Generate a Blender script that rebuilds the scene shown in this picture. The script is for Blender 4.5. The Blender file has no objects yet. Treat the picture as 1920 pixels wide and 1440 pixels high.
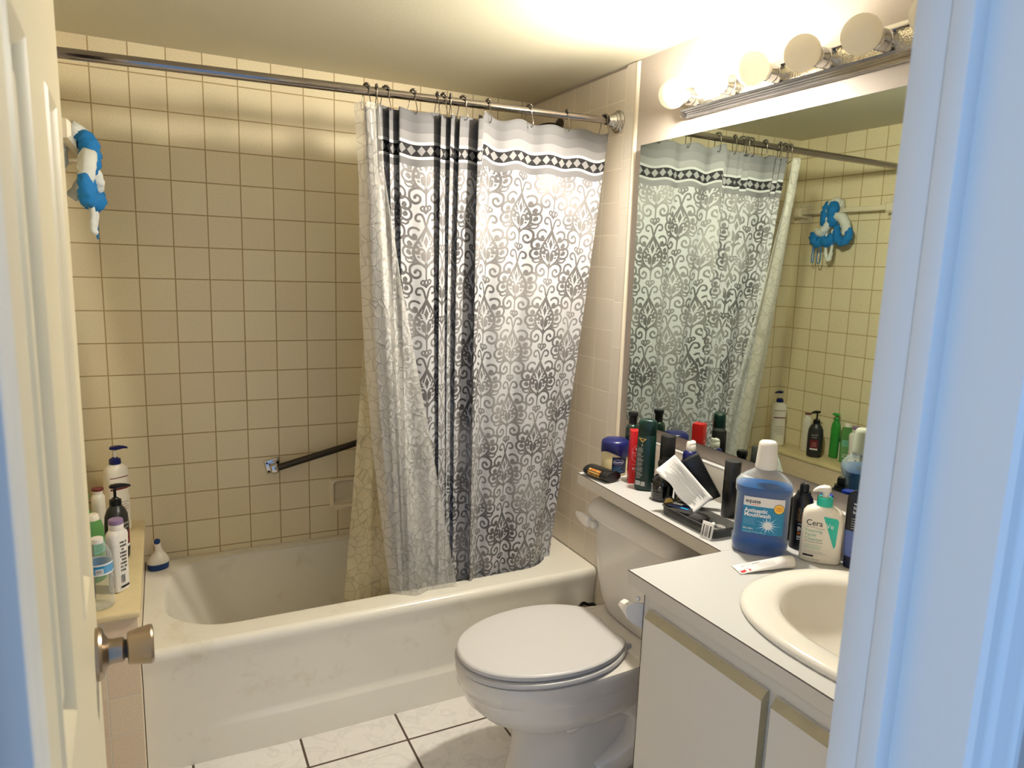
import bpy, bmesh, math, random
import numpy as np
from mathutils import Vector, Matrix

random.seed(7)
rng = np.random.default_rng(7)
SC = bpy.context.scene
COL = SC.collection
PI = math.pi

def mnode(nt, op, a, b=None, c=None):
    n = nt.nodes.new('ShaderNodeMath'); n.operation = op
    for i, v in enumerate((a, b, c)):
        if v is None: continue
        if isinstance(v, (int, float)): n.inputs[i].default_value = v
        else: nt.links.new(v, n.inputs[i])
    return n.outputs[0]

# ------------------------------------------------------------------ camera
cam_d = bpy.data.cameras.new('camera')
cam = bpy.data.objects.new('camera', cam_d)
COL.objects.link(cam)
_r = [(0.89481795, -0.44521441, 0.03293883), (-0.04408561, -0.16154537, -0.98588009), (0.44424914, 0.88073107, -0.16418125)]
cam.matrix_world = Matrix(((_r[0][0], -_r[1][0], -_r[2][0], -1.38180828),
                           (_r[0][1], -_r[1][1], -_r[2][1], -2.64464265),
                           (_r[0][2], -_r[1][2], -_r[2][2], 1.44771344), (0, 0, 0, 1)))
cam_d.sensor_fit = 'HORIZONTAL'
cam_d.sensor_width = 36.0
cam_d.lens = 1303.6555 / 1920 * 36.0
cam_d.clip_start = 0.01
cam_d.dof.use_dof = True
cam_d.dof.focus_distance = 1.9
cam_d.dof.aperture_fstop = 9.0
SC.camera = cam

# ------------------------------------------------------------------ daylight from the hall, exposure
world = bpy.data.worlds.new('hall_daylight')
SC.world = world
world.use_nodes = True
world.node_tree.nodes['Background'].inputs[0].default_value = (0.33, 0.55, 0.98, 1)
world.node_tree.nodes['Background'].inputs[1].default_value = 1.3
# the hall is brighter on the window side (left) than on the other
_wn = world.node_tree
_tc = _wn.nodes.new('ShaderNodeTexCoord'); _sx = _wn.nodes.new('ShaderNodeSeparateXYZ'); _mr = _wn.nodes.new('ShaderNodeMapRange')
_wn.links.new(_tc.outputs['Generated'], _sx.inputs[0]); _wn.links.new(mnode(_wn, 'MULTIPLY_ADD', _sx.outputs[1], -0.5, _sx.outputs[0]), _mr.inputs[0])
_mr.inputs[1].default_value = -1.0; _mr.inputs[2].default_value = 1.0; _mr.inputs[3].default_value = 2.2; _mr.inputs[4].default_value = 0.5
_wn.links.new(_mr.outputs[0], _wn.nodes['Background'].inputs[1])
BULB_W = 1800.0
BULB_C = (1.0, 0.93, 0.81)
SC.view_settings.view_transform = 'Standard'
SC.view_settings.look = 'None'
SC.view_settings.exposure = 0.0
SC.view_settings.gamma = 1.0
SC.view_settings.use_curve_mapping = False
SC.cycles.use_denoising = True
SC.cycles.max_bounces = 10
SC.cycles.transparent_max_bounces = 16
SC.cycles.caustics_reflective = True
SC.cycles.caustics_refractive = False
SC.cycles.sample_clamp_indirect = 6.0

# ------------------------------------------------------------------ materials
def nm(name):
    m = bpy.data.materials.new(name); m.use_nodes = True
    nt = m.node_tree
    return m, nt, nt.nodes['Principled BSDF']
def lin(c):
    return tuple(((v / 255) / 12.92 if v / 255 <= 0.04045 else (((v / 255) + 0.055) / 1.055) ** 2.4) for v in c) + (1,)
def pm(name, rgb, rough=0.5, metal=0.0, spec=0.5, trans=0.0, ior=1.45, coat=0.0, noise=0.0, nscale=40.0, bump=0.0, bscale=200.0, sss=0.0):
    m, nt, b = nm(name)
    c = lin(rgb)
    b.inputs['Base Color'].default_value = c
    b.inputs['Roughness'].default_value = rough
    b.inputs['Metallic'].default_value = metal
    b.inputs['Specular IOR Level'].default_value = spec
    b.inputs['Transmission Weight'].default_value = trans
    b.inputs['IOR'].default_value = ior
    b.inputs['Coat Weight'].default_value = coat
    if noise > 0 or bump > 0:
        tc = nt.nodes.new('ShaderNodeTexCoord')
    if noise > 0:
        n = nt.nodes.new('ShaderNodeTexNoise'); n.inputs['Scale'].default_value = nscale; n.inputs['Detail'].default_value = 4
        nt.links.new(tc.outputs['Object'], n.inputs['Vector'])
        r = nt.nodes.new('ShaderNodeMapRange'); r.inputs[1].default_value = 0.3; r.inputs[2].default_value = 0.7
        r.inputs[3].default_value = 1 - noise; r.inputs[4].default_value = 1 + noise
        nt.links.new(n.outputs['Fac'], r.inputs[0])
        mx = nt.nodes.new('ShaderNodeVectorMath'); mx.operation = 'SCALE'; mx.inputs[0].default_value = c[:3]
        nt.links.new(r.outputs[0], mx.inputs['Scale']); nt.links.new(mx.outputs[0], b.inputs['Base Color'])
    if bump > 0:
        n = nt.nodes.new('ShaderNodeTexNoise'); n.inputs['Scale'].default_value = bscale; n.inputs['Detail'].default_value = 3
        nt.links.new(tc.outputs['Object'], n.inputs['Vector'])
        bp = nt.nodes.new('ShaderNodeBump'); bp.inputs['Strength'].default_value = bump; bp.inputs['Distance'].default_value = 0.002
        nt.links.new(n.outputs['Fac'], bp.inputs['Height']); nt.links.new(bp.outputs[0], b.inputs['Normal'])
    return m
def mixc(nt, fac, a, b):
    n = nt.nodes.new('ShaderNodeMix'); n.data_type = 'RGBA'
    for s, v in ((n.inputs[0], fac), (n.inputs[6], a), (n.inputs[7], b)):
        if isinstance(v, tuple): s.default_value = v
        elif isinstance(v, (int, float)): s.default_value = v
        else: nt.links.new(v, s)
    return n.outputs[2]

def tile_mat(name, axes, off, size, c1, c2, mortar, msize=0.0022, speck=0.15, rough=0.28, orange=0.25, sspec=430):
    """square ceramic tiles on world axes axes=(i,j), grid passing through off"""
    m, nt, b = nm(name)
    tc = nt.nodes.new('ShaderNodeTexCoord')
    sx = nt.nodes.new('ShaderNodeSeparateXYZ'); nt.links.new(tc.outputs['Object'], sx.inputs[0])
    cx = nt.nodes.new('ShaderNodeCombineXYZ')
    nt.links.new(mnode(nt, 'SUBTRACT', sx.outputs[axes[0]], off[0] - 100 * size[0]), cx.inputs[0])
    nt.links.new(mnode(nt, 'SUBTRACT', sx.outputs[axes[1]], off[1] - 100 * size[1]), cx.inputs[1])
    bk = nt.nodes.new('ShaderNodeTexBrick')
    bk.offset = 0; bk.squash = 1
    bk.inputs['Scale'].default_value = 1.0
    bk.inputs['Brick Width'].default_value = size[0]; bk.inputs['Row Height'].default_value = size[1]
    bk.inputs['Mortar Size'].default_value = msize; bk.inputs['Mortar Smooth'].default_value = 0.3
    bk.inputs['Bias'].default_value = -0.1
    bk.inputs['Color1'].default_value = c1; bk.inputs['Color2'].default_value = c2; bk.inputs['Mortar'].default_value = mortar
    nt.links.new(cx.outputs[0], bk.inputs['Vector'])
    n = nt.nodes.new('ShaderNodeTexNoise'); n.inputs['Scale'].default_value = sspec; n.inputs['Detail'].default_value = 2
    nt.links.new(tc.outputs['Object'], n.inputs['Vector'])
    r = nt.nodes.new('ShaderNodeMapRange'); r.inputs[1].default_value = 0.35; r.inputs[2].default_value = 0.68
    r.inputs[3].default_value = 1 - speck; r.inputs[4].default_value = 1 + speck
    nt.links.new(n.outputs['Fac'], r.inputs[0])
    sc = nt.nodes.new('ShaderNodeVectorMath'); sc.operation = 'SCALE'
    nt.links.new(bk.outputs['Color'], sc.inputs[0]); nt.links.new(r.outputs[0], sc.inputs['Scale'])
    nt.links.new(sc.outputs[0], b.inputs['Base Color'])
    rr = nt.nodes.new('ShaderNodeMapRange'); rr.inputs[3].default_value = rough; rr.inputs[4].default_value = 0.85
    nt.links.new(bk.outputs['Fac'], rr.inputs[0]); nt.links.new(rr.outputs[0], b.inputs['Roughness'])
    h = mnode(nt, 'MULTIPLY', bk.outputs['Fac'], -1.0)
    h2 = mnode(nt, 'MULTIPLY_ADD', n.outputs['Fac'], orange, h)
    bp = nt.nodes.new('ShaderNodeBump'); bp.inputs['Strength'].default_value = 0.55; bp.inputs['Distance'].default_value = 0.0012
    nt.links.new(h2, bp.inputs['Height']); nt.links.new(bp.outputs[0], b.inputs['Normal'])
    return m

M = {}
TC1, TC2, TG = lin((238, 225, 188)), lin((232, 216, 180)), lin((180, 156, 112))
M['tile_back'] = tile_mat('tile_back', (0, 2), (-1.5558, 2.022), (0.108, 0.108), TC1, TC2, TG)
M['tile_left'] = tile_mat('tile_left', (1, 2), (-0.1572, 2.0207), (0.108, 0.108), TC1, TC2, TG)
M['tile_ledge'] = tile_mat('tile_ledge', (0, 2), (-1.5558, 0.0783), (0.108, 0.108), lin((238, 218, 186)), lin((232, 208, 178)), lin((232, 220, 196)))
M['tile_right'] = tile_mat('tile_right', (1, 2), (-0.6609, 2.0029), (0.108, 0.108), lin((224, 213, 196)), lin((220, 208, 191)), lin((232, 220, 202)), speck=0.02, orange=0.03, rough=0.2)
M['tile_trim'] = tile_mat('tile_trim', (1, 2), (-0.6609, 2.0029 - .04), (0.5, 0.154), lin((226, 216, 200)), lin((222, 211, 195)), lin((234, 223, 206)), speck=0.02, orange=0.03, rough=0.2)
M['bullnose'] = pm('bullnose', (226, 214, 192), 0.2)
M['paint'] = pm('wall_paint', (176, 165, 153), 0.55, bump=0.25, bscale=60)
M['ceiling'] = pm('ceiling_paint', (208, 201, 176), 0.75, bump=0.2, bscale=90)
M['trim'] = pm('door_trim_paint', (214, 212, 204), 0.38, bump=0.08, bscale=30)
M['door'] = pm('door_paint', (216, 204, 172), 0.42, bump=0.06, bscale=40)
M['white'] = pm('porcelain', (232, 226, 214), 0.12, coat=0.3)
M['toilet'] = pm('toilet_porcelain', (230, 224, 214), 0.1, coat=0.3)
M['lid'] = pm('toilet_lid_plastic', (206, 203, 200), 0.3)
M['dark'] = pm('dark_gap', (22, 19, 17), 0.6)
M['lam'] = pm('white_laminate', (196, 195, 192), 0.35)
M['lamf'] = pm('laminate_edge', (214, 206, 192), 0.4)
M['seam'] = pm('laminate_seam', (70, 52, 40), 0.6)
M['cab'] = pm('cabinet_laminate', (222, 215, 202), 0.42, noise=0.012, nscale=5)
M['cabe'] = pm('cabinet_raw_edge', (186, 174, 140), 0.5, noise=0.06, nscale=30)
M['chrome'] = pm('chrome', (200, 198, 195), 0.12, metal=1.0)
M['chromed'] = pm('worn_chrome', (160, 152, 146), 0.1, metal=1.0)
M['nickel'] = pm('brushed_nickel', (168, 152, 132), 0.3, metal=1.0, bump=0.02, bscale=300)
M['steel'] = pm('steel_hook', (120, 112, 104), 0.25, metal=1.0)
def opal():
    m, nt, b = nm('opal_glass')
    b.inputs['Base Color'].default_value = lin((248, 242, 230)); b.inputs['Roughness'].default_value = 0.1
    tl = nt.nodes.new('ShaderNodeBsdfTranslucent'); tl.inputs[0].default_value = lin((252, 246, 234))
    mx = nt.nodes.new('ShaderNodeMixShader'); mx.inputs[0].default_value = 0.55
    nt.links.new(b.outputs[0], mx.inputs[1]); nt.links.new(tl.outputs[0], mx.inputs[2]); nt.links.new(mx.outputs[0], nt.nodes['Material Output'].inputs[0])
    return m
M['bulb'] = opal()
M['mirror'] = pm('mirror_glass', (198, 208, 196), 0.005, metal=1.0)
M['mirror_edge'] = pm('mirror_edge', (30, 28, 24), 0.5)
M['ledge'] = pm('ledge_slab', (226, 207, 160), 0.3, noise=0.06, nscale=14)
M['black'] = pm('black_plastic', (16, 15, 16), 0.32)
M['blackm'] = pm('matt_black', (20, 19, 19), 0.6)
M['blackg'] = pm('black_glass', (10, 10, 11), 0.06, coat=0.5)
M['char'] = pm('charcoal_plastic', (44, 44, 44), 0.35)
M['wplast'] = pm('white_plastic', (236, 230, 220), 0.3)
M['wpaper'] = pm('white_paper', (232, 228, 224), 0.7)
M['navy'] = pm('navy_plastic', (20, 26, 88), 0.3)
M['navyd'] = pm('dark_navy', (18, 24, 58), 0.3)
M['blue'] = pm('blue_plastic', (22, 52, 168), 0.25)
M['teal'] = pm('teal_plastic', (38, 186, 164), 0.3)
M['grn'] = pm('green_bottle', (112, 158, 104), 0.25)
M['grn2'] = pm('green_clear', (52, 150, 60), 0.2)
M['dgrn'] = pm('dark_green_bottle', (8, 42, 34), 0.3)
M['gglass'] = pm('green_glass', (14, 40, 30), 0.05, coat=0.5)
M['red'] = pm('red_carton', (196, 22, 22), 0.4)
M['pink'] = pm('pale_red_ink', (240, 170, 165), 0.5)
M['gold'] = pm('gold_ink', (206, 172, 96), 0.4)
M['amber'] = pm('amber_ink', (196, 122, 40), 0.5)
M['maroon'] = pm('maroon_label', (110, 34, 40), 0.4)
M['lilac'] = pm('lilac_cap', (142, 118, 158), 0.4)
M['cream'] = pm('cream_plastic', (238, 230, 212), 0.3)
M['jelly'] = pm('petroleum_jelly', (222, 206, 158), 0.25)
M['orange'] = pm('orange_ink', (226, 128, 40), 0.5)
M['yellow'] = pm('yellow_sticker', (244, 200, 84), 0.5)
M['grey'] = pm('grey_ink', (128, 128, 126), 0.6)
M['lgrey'] = pm('light_grey_ink', (184, 182, 178), 0.6)
M['dkink'] = pm('dark_ink', (36, 34, 40), 0.6)
M['greenink'] = pm('green_ink', (112, 184, 156), 0.6)
M['wink'] = pm('white_ink', (236, 236, 236), 0.5)
M['lblue'] = pm('light_blue_ink', (110, 176, 214), 0.5)
M['bluelab'] = pm('blue_label', (26, 128, 172), 0.4)
M['blueft'] = pm('tube_blue', (92, 112, 176), 0.35)
M['sky'] = pm('pale_blue_label', (96, 156, 200), 0.4)
M['loofb'] = pm('blue_mesh', (24, 122, 190), 0.7, bump=0.9, bscale=420)
M['loofw'] = pm('white_mesh', (226, 228, 220), 0.7, bump=0.9, bscale=420)
M['scrubb'] = pm('scrub_blue', (18, 56, 110), 0.5)
def thin(name, tint, alpha, rough=0.08, body=(220, 224, 224)):
    m, nt, b = nm(name)
    b.inputs['Base Color'].default_value = lin(body); b.inputs['Roughness'].default_value = rough
    tr = nt.nodes.new('ShaderNodeBsdfTransparent'); tr.inputs[0].default_value = lin(tint)
    lw = nt.nodes.new('ShaderNodeLayerWeight'); lw.inputs[0].default_value = 0.35
    f = mnode(nt, 'MULTIPLY', mnode(nt, 'SUBTRACT', 1.0, mnode(nt, 'MULTIPLY', lw.outputs['Facing'], 0.6)), alpha)
    mx = nt.nodes.new('ShaderNodeMixShader'); nt.links.new(f, mx.inputs[0])
    nt.links.new(b.outputs[0], mx.inputs[1]); nt.links.new(tr.outputs[0], mx.inputs[2]); nt.links.new(mx.outputs[0], nt.nodes['Material Output'].inputs[0])
    return m
M['clear'] = thin('clear_plastic', (250, 251, 251), 0.95, 0.05, (232, 236, 236))
M['tray'] = thin('smoky_plastic', (178, 178, 176), 0.85, body=(110, 110, 110))
M['liquid'] = thin('blue_mouthwash', (20, 130, 205), 0.5, 0.1, (2, 98, 172))
M['gclear'] = thin('green_translucent', (150, 200, 150), 0.35, 0.2, (110, 170, 100))
M['ceram'] = pm('cream_ceramic', (226, 214, 186), 0.18, coat=0.3)
M['rust'] = pm('dirty_metal', (70, 62, 52), 0.35, metal=0.7)

# floor tiles: marbled white ceramic, dark grout
M['floor'] = tile_mat('floor_tile', (0, 1), (-0.763, -0.786), (0.2995, 0.3), lin((238, 234, 228)), lin((232, 227, 221)), lin((84, 70, 58)), msize=0.0042, speck=0.02, rough=0.3, orange=0.02, sspec=60)
def veins(m):
    nt = m.node_tree; b = nt.nodes['Principled BSDF']
    src = b.inputs['Base Color'].links[0].from_socket
    tc = nt.nodes.new('ShaderNodeTexCoord')
    n = nt.nodes.new('ShaderNodeTexNoise'); n.inputs['Scale'].default_value = 9; n.inputs['Detail'].default_value = 6; n.inputs['Distortion'].default_value = 1.2
    nt.links.new(tc.outputs['Object'], n.inputs['Vector'])
    v = mnode(nt, 'ABSOLUTE', mnode(nt, 'SUBTRACT', n.outputs['Fac'], 0.5))
    r = nt.nodes.new('ShaderNodeMapRange'); r.inputs[1].default_value = 0.0; r.inputs[2].default_value = 0.05; r.inputs[3].default_value = 0.90; r.inputs[4].default_value = 1.0
    nt.links.new(v, r.inputs[0])
    s = nt.nodes.new('ShaderNodeVectorMath'); s.operation = 'SCALE'
    nt.links.new(src, s.inputs[0]); nt.links.new(r.outputs[0], s.inputs['Scale']); nt.links.new(s.outputs[0], b.inputs['Base Color'])
veins(M['floor'])

# tub enamel with worn grime patches on the flat rim (its own stains)
def tub_mat():
    m, nt, b = nm('tub_enamel')
    tc = nt.nodes.new('ShaderNodeTexCoord')
    n = nt.nodes.new('ShaderNodeTexNoise'); n.inputs['Scale'].default_value = 7; n.inputs['Detail'].default_value = 8; n.inputs['Roughness'].default_value = 0.7
    nt.links.new(tc.outputs['Object'], n.inputs['Vector'])
    r = nt.nodes.new('ShaderNodeMapRange'); r.inputs[1].default_value = 0.56; r.inputs[2].default_value = 0.78
    nt.links.new(n.outputs['Fac'], r.inputs[0])
    col = mixc(nt, mnode(nt, 'MULTIPLY', r.outputs[0], 0.5), lin((238, 233, 218)), lin((196, 180, 140)))
    nt.links.new(col, b.inputs['Base Color'])
    b.inputs['Roughness'].default_value = 0.22; b.inputs['Coat Weight'].default_value = 0.15
    return m
M['tub'] = tub_mat()

def emit_mat(name, col, s):
    m = bpy.data.materials.new(name); m.use_nodes = True; nt = m.node_tree
    nt.nodes.clear()
    e = nt.nodes.new('ShaderNodeEmission'); e.inputs[0].default_value = col + (1,); e.inputs[1].default_value = s
    o = nt.nodes.new('ShaderNodeOutputMaterial'); nt.links.new(e.outputs[0], o.inputs[0])
    return m
M['lit'] = emit_mat('lit_bulb', BULB_C, BULB_W)
def lamp_pattern(nt, w):
    # emission shaped by hand: stronger forward and down, weaker towards wall and ceiling
    e = [n for n in nt.nodes if n.type == 'EMISSION'][0]
    g = nt.nodes.new('ShaderNodeNewGeometry'); s = nt.nodes.new('ShaderNodeSeparateXYZ'); nt.links.new(g.outputs['Normal'], s.inputs[0])
    r = nt.nodes.new('ShaderNodeMapRange'); r.inputs[1].default_value = -0.9; r.inputs[2].default_value = 0.55; r.inputs[3].default_value = w; r.inputs[4].default_value = w * 0.05
    nt.links.new(mnode(nt, 'ADD', mnode(nt, 'MULTIPLY', s.outputs[0], 0.8), mnode(nt, 'MULTIPLY', s.outputs[2], 0.45)), r.inputs[0]); nt.links.new(r.outputs[0], e.inputs[1])
lamp_pattern(M['lit'].node_tree, BULB_W)

# hammered reflective back plate of the light bar
def hammered():
    m, nt, b = nm('hammered_plate')
    b.inputs['Metallic'].default_value = 1; b.inputs['Roughness'].default_value = 0.25
    b.inputs['Base Color'].default_value = lin((216, 208, 190))
    tc = nt.nodes.new('ShaderNodeTexCoord'); n = nt.nodes.new('ShaderNodeTexVoronoi'); n.inputs['Scale'].default_value = 260
    nt.links.new(tc.outputs['Object'], n.inputs['Vector'])
    bp = nt.nodes.new('ShaderNodeBump'); bp.inputs['Strength'].default_value = 0.5; bp.inputs['Distance'].default_value = 0.002
    nt.links.new(n.outputs['Distance'], bp.inputs['Height']); nt.links.new(bp.outputs[0], b.inputs['Normal'])
    return m
M['plate'] = hammered()

# ------------------------------------------------------------------ damask repeat, drawn as strokes in memory
def catmull(P, n=10, closed=False):
    P = np.array(P, float); out = []
    N = len(P)
    rngi = range(N if closed else N - 1)
    for i in rngi:
        if closed: p0, p1, p2, p3 = P[(i - 1) % N], P[i], P[(i + 1) % N], P[(i + 2) % N]
        else: p0, p1, p2, p3 = P[max(i - 1, 0)], P[i], P[i + 1], P[min(i + 2, N - 1)]
        for k in range(n):
            t = k / n
            out.append(0.5 * ((2 * p1) + (-p0 + p2) * t + (2 * p0 - 5 * p1 + 4 * p2 - p3) * t * t + (-p0 + 3 * p1 - 3 * p2 + p3) * t ** 3))
    if not closed: out.append(P[-1])
    return np.array(out)
def damask_image():
    PW, PH = 212.0, 420.0              # column pitch, vertical repeat (pattern units)
    W, H = 512, 512                    # one repeat = two columns
    ux = (np.arange(W) + 0.5) / W * (2 * PW); uy = (np.arange(H) + 0.5) / H * PH
    X, Y = np.meshgrid(ux, uy)
    S = []                             # strokes: points (x, y, radius)
    S.append(catmull([(0, 46, 5), (12, 34, 5), (26, 26, 5), (30, 14, 5), (20, 5, 5), (10, 10, 5), (12, 20, 6)], 5))
    S.append(catmull([(38, 86, 7), (52, 84, 6), (58, 68, 6), (48, 50, 6), (28, 50, 6), (14, 72, 6), (4, 108, 6), (-14, 146, 7), (-40, 188, 7), (-64, 232, 8), (-70, 272, 8), (-54, 308, 7), (-24, 332, 6), (0, 352, 6)], 6))
    def arc(cx, cy, r, a0, a1, n=14): return np.array([(cx + r * math.cos(math.radians(a0 + (a1 - a0) * i / n)), cy + r * math.sin(math.radians(a0 + (a1 - a0) * i / n)), 6.5) for i in range(n + 1)])
    S.append(arc(66, 156, 32, 110, -140, 16)); S.append(arc(96, 208, 33, 120, -120)); S.append(arc(100, 266, 33, 130, -100))
    S.append(catmull([(64, 312, 5), (88, 296, 5), (116, 304, 5), (98, 322, 5), (64, 316, 5)], 6))
    S.append(catmull([(4, 352, 6), (28, 330, 6), (60, 326, 7), (88, 348, 7), (88, 386, 7), (62, 408, 7), (36, 398, 7), (34, 374, 6), (52, 362, 6), (62, 376, 8)], 6))
    S.append(np.array([(0, 332, 9), (0, 372, 5), (0, 420, 4)], float))
    S.append(np.array([(0, 420, 4), (10, 436, 4), (0, 466, 4)], float))
    S.append(catmull([(0, 136, 5), (14, 168, 5), (24, 196, 5)], 5))
    S.append(catmull([(6, 318, 4), (8, 286, 7), (10, 262, 6), (24, 244, 6), (42, 252, 9), (40, 268, 7)], 6))
    S.append(catmull([(14, 300, 11), (18, 284, 12), (22, 270, 8)], 5))
    S.append(np.array([(0, 172, 1), (0, 205, 13), (0, 240, 1)], float))
    for a in ((64, 170, 13), (92, 214, 14), (98, 264, 14), (40, 206, 8), (50, 232, 9), (56, 262, 9), (32, 222, 6), (44, 286, 6)):
        S.append(np.array([a, (a[0] - 6, a[1] + 5, a[2] * 0.8)], float))
    D = np.full(X.shape, 1e3)
    for bx, by in ((PW * 0.5, 0.0), (PW * 1.5, PH / 2)):
        for ox in (-2 * PW, 0, 2 * PW):
            for oy in (-PH, 0, PH):
                for sgn in (1, -1):
                    for st in S:
                        px = bx + ox + sgn * st[:, 0]; py = by + oy + st[:, 1]; pr = st[:, 2]
                        if px.max() < -20 or px.min() > 2 * PW + 20 or py.max() < -20 or py.min() > PH + 20: continue
                        i0 = max(0, int((px.min() - 22) / (2 * PW) * W)); i1 = min(W, int((px.max() + 22) / (2 * PW) * W) + 1)
                        j0 = max(0, int((py.min() - 22) / PH * H)); j1 = min(H, int((py.max() + 22) / PH * H) + 1)
                        if i1 <= i0 or j1 <= j0: continue
                        xs = X[j0:j1, i0:i1]; ys = Y[j0:j1, i0:i1]; d = D[j0:j1, i0:i1]
                        for k in range(len(px) - 1):
                            dx, dy = px[k + 1] - px[k], py[k + 1] - py[k]
                            L = dx * dx + dy * dy + 1e-9
                            t = np.clip(((xs - px[k]) * dx + (ys - py[k]) * dy) / L, 0, 1)
                            dd = np.hypot(xs - px[k] - t * dx, ys - py[k] - t * dy) - 1.05 * (pr[k] + t * (pr[k + 1] - pr[k]))
                            np.minimum(d, dd, out=d)
    mask = np.clip(0.5 - D / 1.6, 0, 1)
    img = bpy.data.images.new('damask_repeat', W, H, alpha=False, float_buffer=False)
    img.colorspace_settings.name = 'Non-Color'
    a = np.ones((H, W, 4), np.float32); a[..., :3] = mask[::-1, :, None]
    img.pixels.foreach_set(a.ravel()); img.update(); img.pack()
    return img
def curtain_mat():
    """cloth UV is in metres: u along the hem, v down from the top edge"""
    m, nt, b = nm('damask_cloth')
    tc = nt.nodes.new('ShaderNodeTexCoord')
    s = nt.nodes.new('ShaderNodeSeparateXYZ'); nt.links.new(tc.outputs['UV'], s.inputs[0])
    u, v = s.outputs[0], s.outputs[1]
    c = nt.nodes.new('ShaderNodeCombineXYZ')
    nt.links.new(mnode(nt, 'DIVIDE', u, 0.252), c.inputs[0])
    nt.links.new(mnode(nt, 'DIVIDE', mnode(nt, 'SUBTRACT', 0.150, v), 0.219), c.inputs[1])
    im = nt.nodes.new('ShaderNodeTexImage'); im.image = damask_image(); im.extension = 'REPEAT'; im.interpolation = 'Linear'
    nt.links.new(c.outputs[0], im.inputs['Vector'])
    n = nt.nodes.new('ShaderNodeTexNoise'); n.inputs['Scale'].default_value = 4.5; n.inputs['Detail'].default_value = 1
    nt.links.new(tc.outputs['UV'], n.inputs['Vector'])
    r = nt.nodes.new('ShaderNodeMapRange'); r.inputs[1].default_value = 0.38; r.inputs[2].default_value = 0.62
    nt.links.new(n.outputs['Fac'], r.inputs[0])
    ink = mixc(nt, r.outputs[0], lin((88, 85, 85)), lin((142, 138, 136)))
    body = mixc(nt, im.outputs['Color'], lin((188, 187, 188)), ink)
    # header bands
    def band(a, bb): return mnode(nt, 'MULTIPLY', mnode(nt, 'GREATER_THAN', v, a), mnode(nt, 'LESS_THAN', v, bb))
    cur = body
    dia = mnode(nt, 'ADD', mnode(nt, 'ABSOLUTE', mnode(nt, 'SUBTRACT', mnode(nt, 'FRACT', mnode(nt, 'DIVIDE', u, 0.0315)), 0.5)),
                mnode(nt, 'ABSOLUTE', mnode(nt, 'DIVIDE', mnode(nt, 'SUBTRACT', v, 0.1065), 0.031)))
    dcol = mixc(nt, mnode(nt, 'LESS_THAN', dia, 0.44), lin((30, 28, 30)), lin((130, 128, 128)))
    for a, bb, col in ((-1, 0.030, lin((98, 97, 98))), (0.030, 0.058, lin((108, 106, 107))), (0.058, 0.082, lin((130, 128, 128))), (0.082, 0.0905, lin((188, 187, 187))),
                       (0.0905, 0.1225, dcol), (0.1225, 0.1305, lin((188, 187, 187))), (0.1305, 0.150, lin((106, 104, 105)))):
        cur = mixc(nt, band(a, bb), cur, col)
    nt.links.new(cur, b.inputs['Base Color'])
    b.inputs['Roughness'].default_value = 0.75; b.inputs['Specular IOR Level'].default_value = 0.25
    w = nt.nodes.new('ShaderNodeTexNoise'); w.inputs['Scale'].default_value = 500
    nt.links.new(tc.outputs['UV'], w.inputs['Vector'])
    bp = nt.nodes.new('ShaderNodeBump'); bp.inputs['Strength'].default_value = 0.15; bp.inputs['Distance'].default_value = 0.0006
    nt.links.new(w.outputs['Fac'], bp.inputs['Height']); nt.links.new(bp.outputs[0], b.inputs['Normal'])
    return m
M['damask'] = curtain_mat()
def liner_mat(name, col, alpha):
    m = bpy.data.materials.new(name); m.use_nodes = True; nt = m.node_tree; b = nt.nodes['Principled BSDF']
    out = nt.nodes['Material Output']
    tc = nt.nodes.new('ShaderNodeTexCoord')
    vo = nt.nodes.new('ShaderNodeTexVoronoi'); vo.feature = 'DISTANCE_TO_EDGE'; vo.inputs['Scale'].default_value = 32
    nt.links.new(tc.outputs['UV'], vo.inputs['Vector'])
    e = nt.nodes.new('ShaderNodeMapRange'); e.inputs[1].default_value = 0.0; e.inputs[2].default_value = 0.06
    nt.links.new(vo.outputs['Distance'], e.inputs[0])
    c = mixc(nt, e.outputs[0], tuple(x * 0.72 for x in lin(col)[:3]) + (1,), lin(col))
    nt.links.new(c, b.inputs['Base Color'])
    b.inputs['Roughness'].default_value = 0.22
    bp = nt.nodes.new('ShaderNodeBump'); bp.inputs['Strength'].default_value = 0.5; bp.inputs['Distance'].default_value = 0.003
    nt.links.new(e.outputs[0], bp.inputs['Height']); nt.links.new(bp.outputs[0], b.inputs['Normal'])
    tl = nt.nodes.new('ShaderNodeBsdfTranslucent'); nt.links.new(c, tl.inputs[0])
    m1 = nt.nodes.new('ShaderNodeMixShader'); m1.inputs[0].default_value = 0.35
    nt.links.new(b.outputs[0], m1.inputs[1]); nt.links.new(tl.outputs[0], m1.inputs[2])
    tr = nt.nodes.new('ShaderNodeBsdfTransparent')
    m2 = nt.nodes.new('ShaderNodeMixShader'); m2.inputs[0].default_value = alpha
    nt.links.new(m1.outputs[0], m2.inputs[1]); nt.links.new(tr.outputs[0], m2.inputs[2]); nt.links.new(m2.outputs[0], out.inputs[0])
    return m
M['liner'] = liner_mat('clear_liner', (246, 242, 232), 0.52)
M['liner2'] = liner_mat('yellowed_liner', (226, 212, 170), 0.34)

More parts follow.
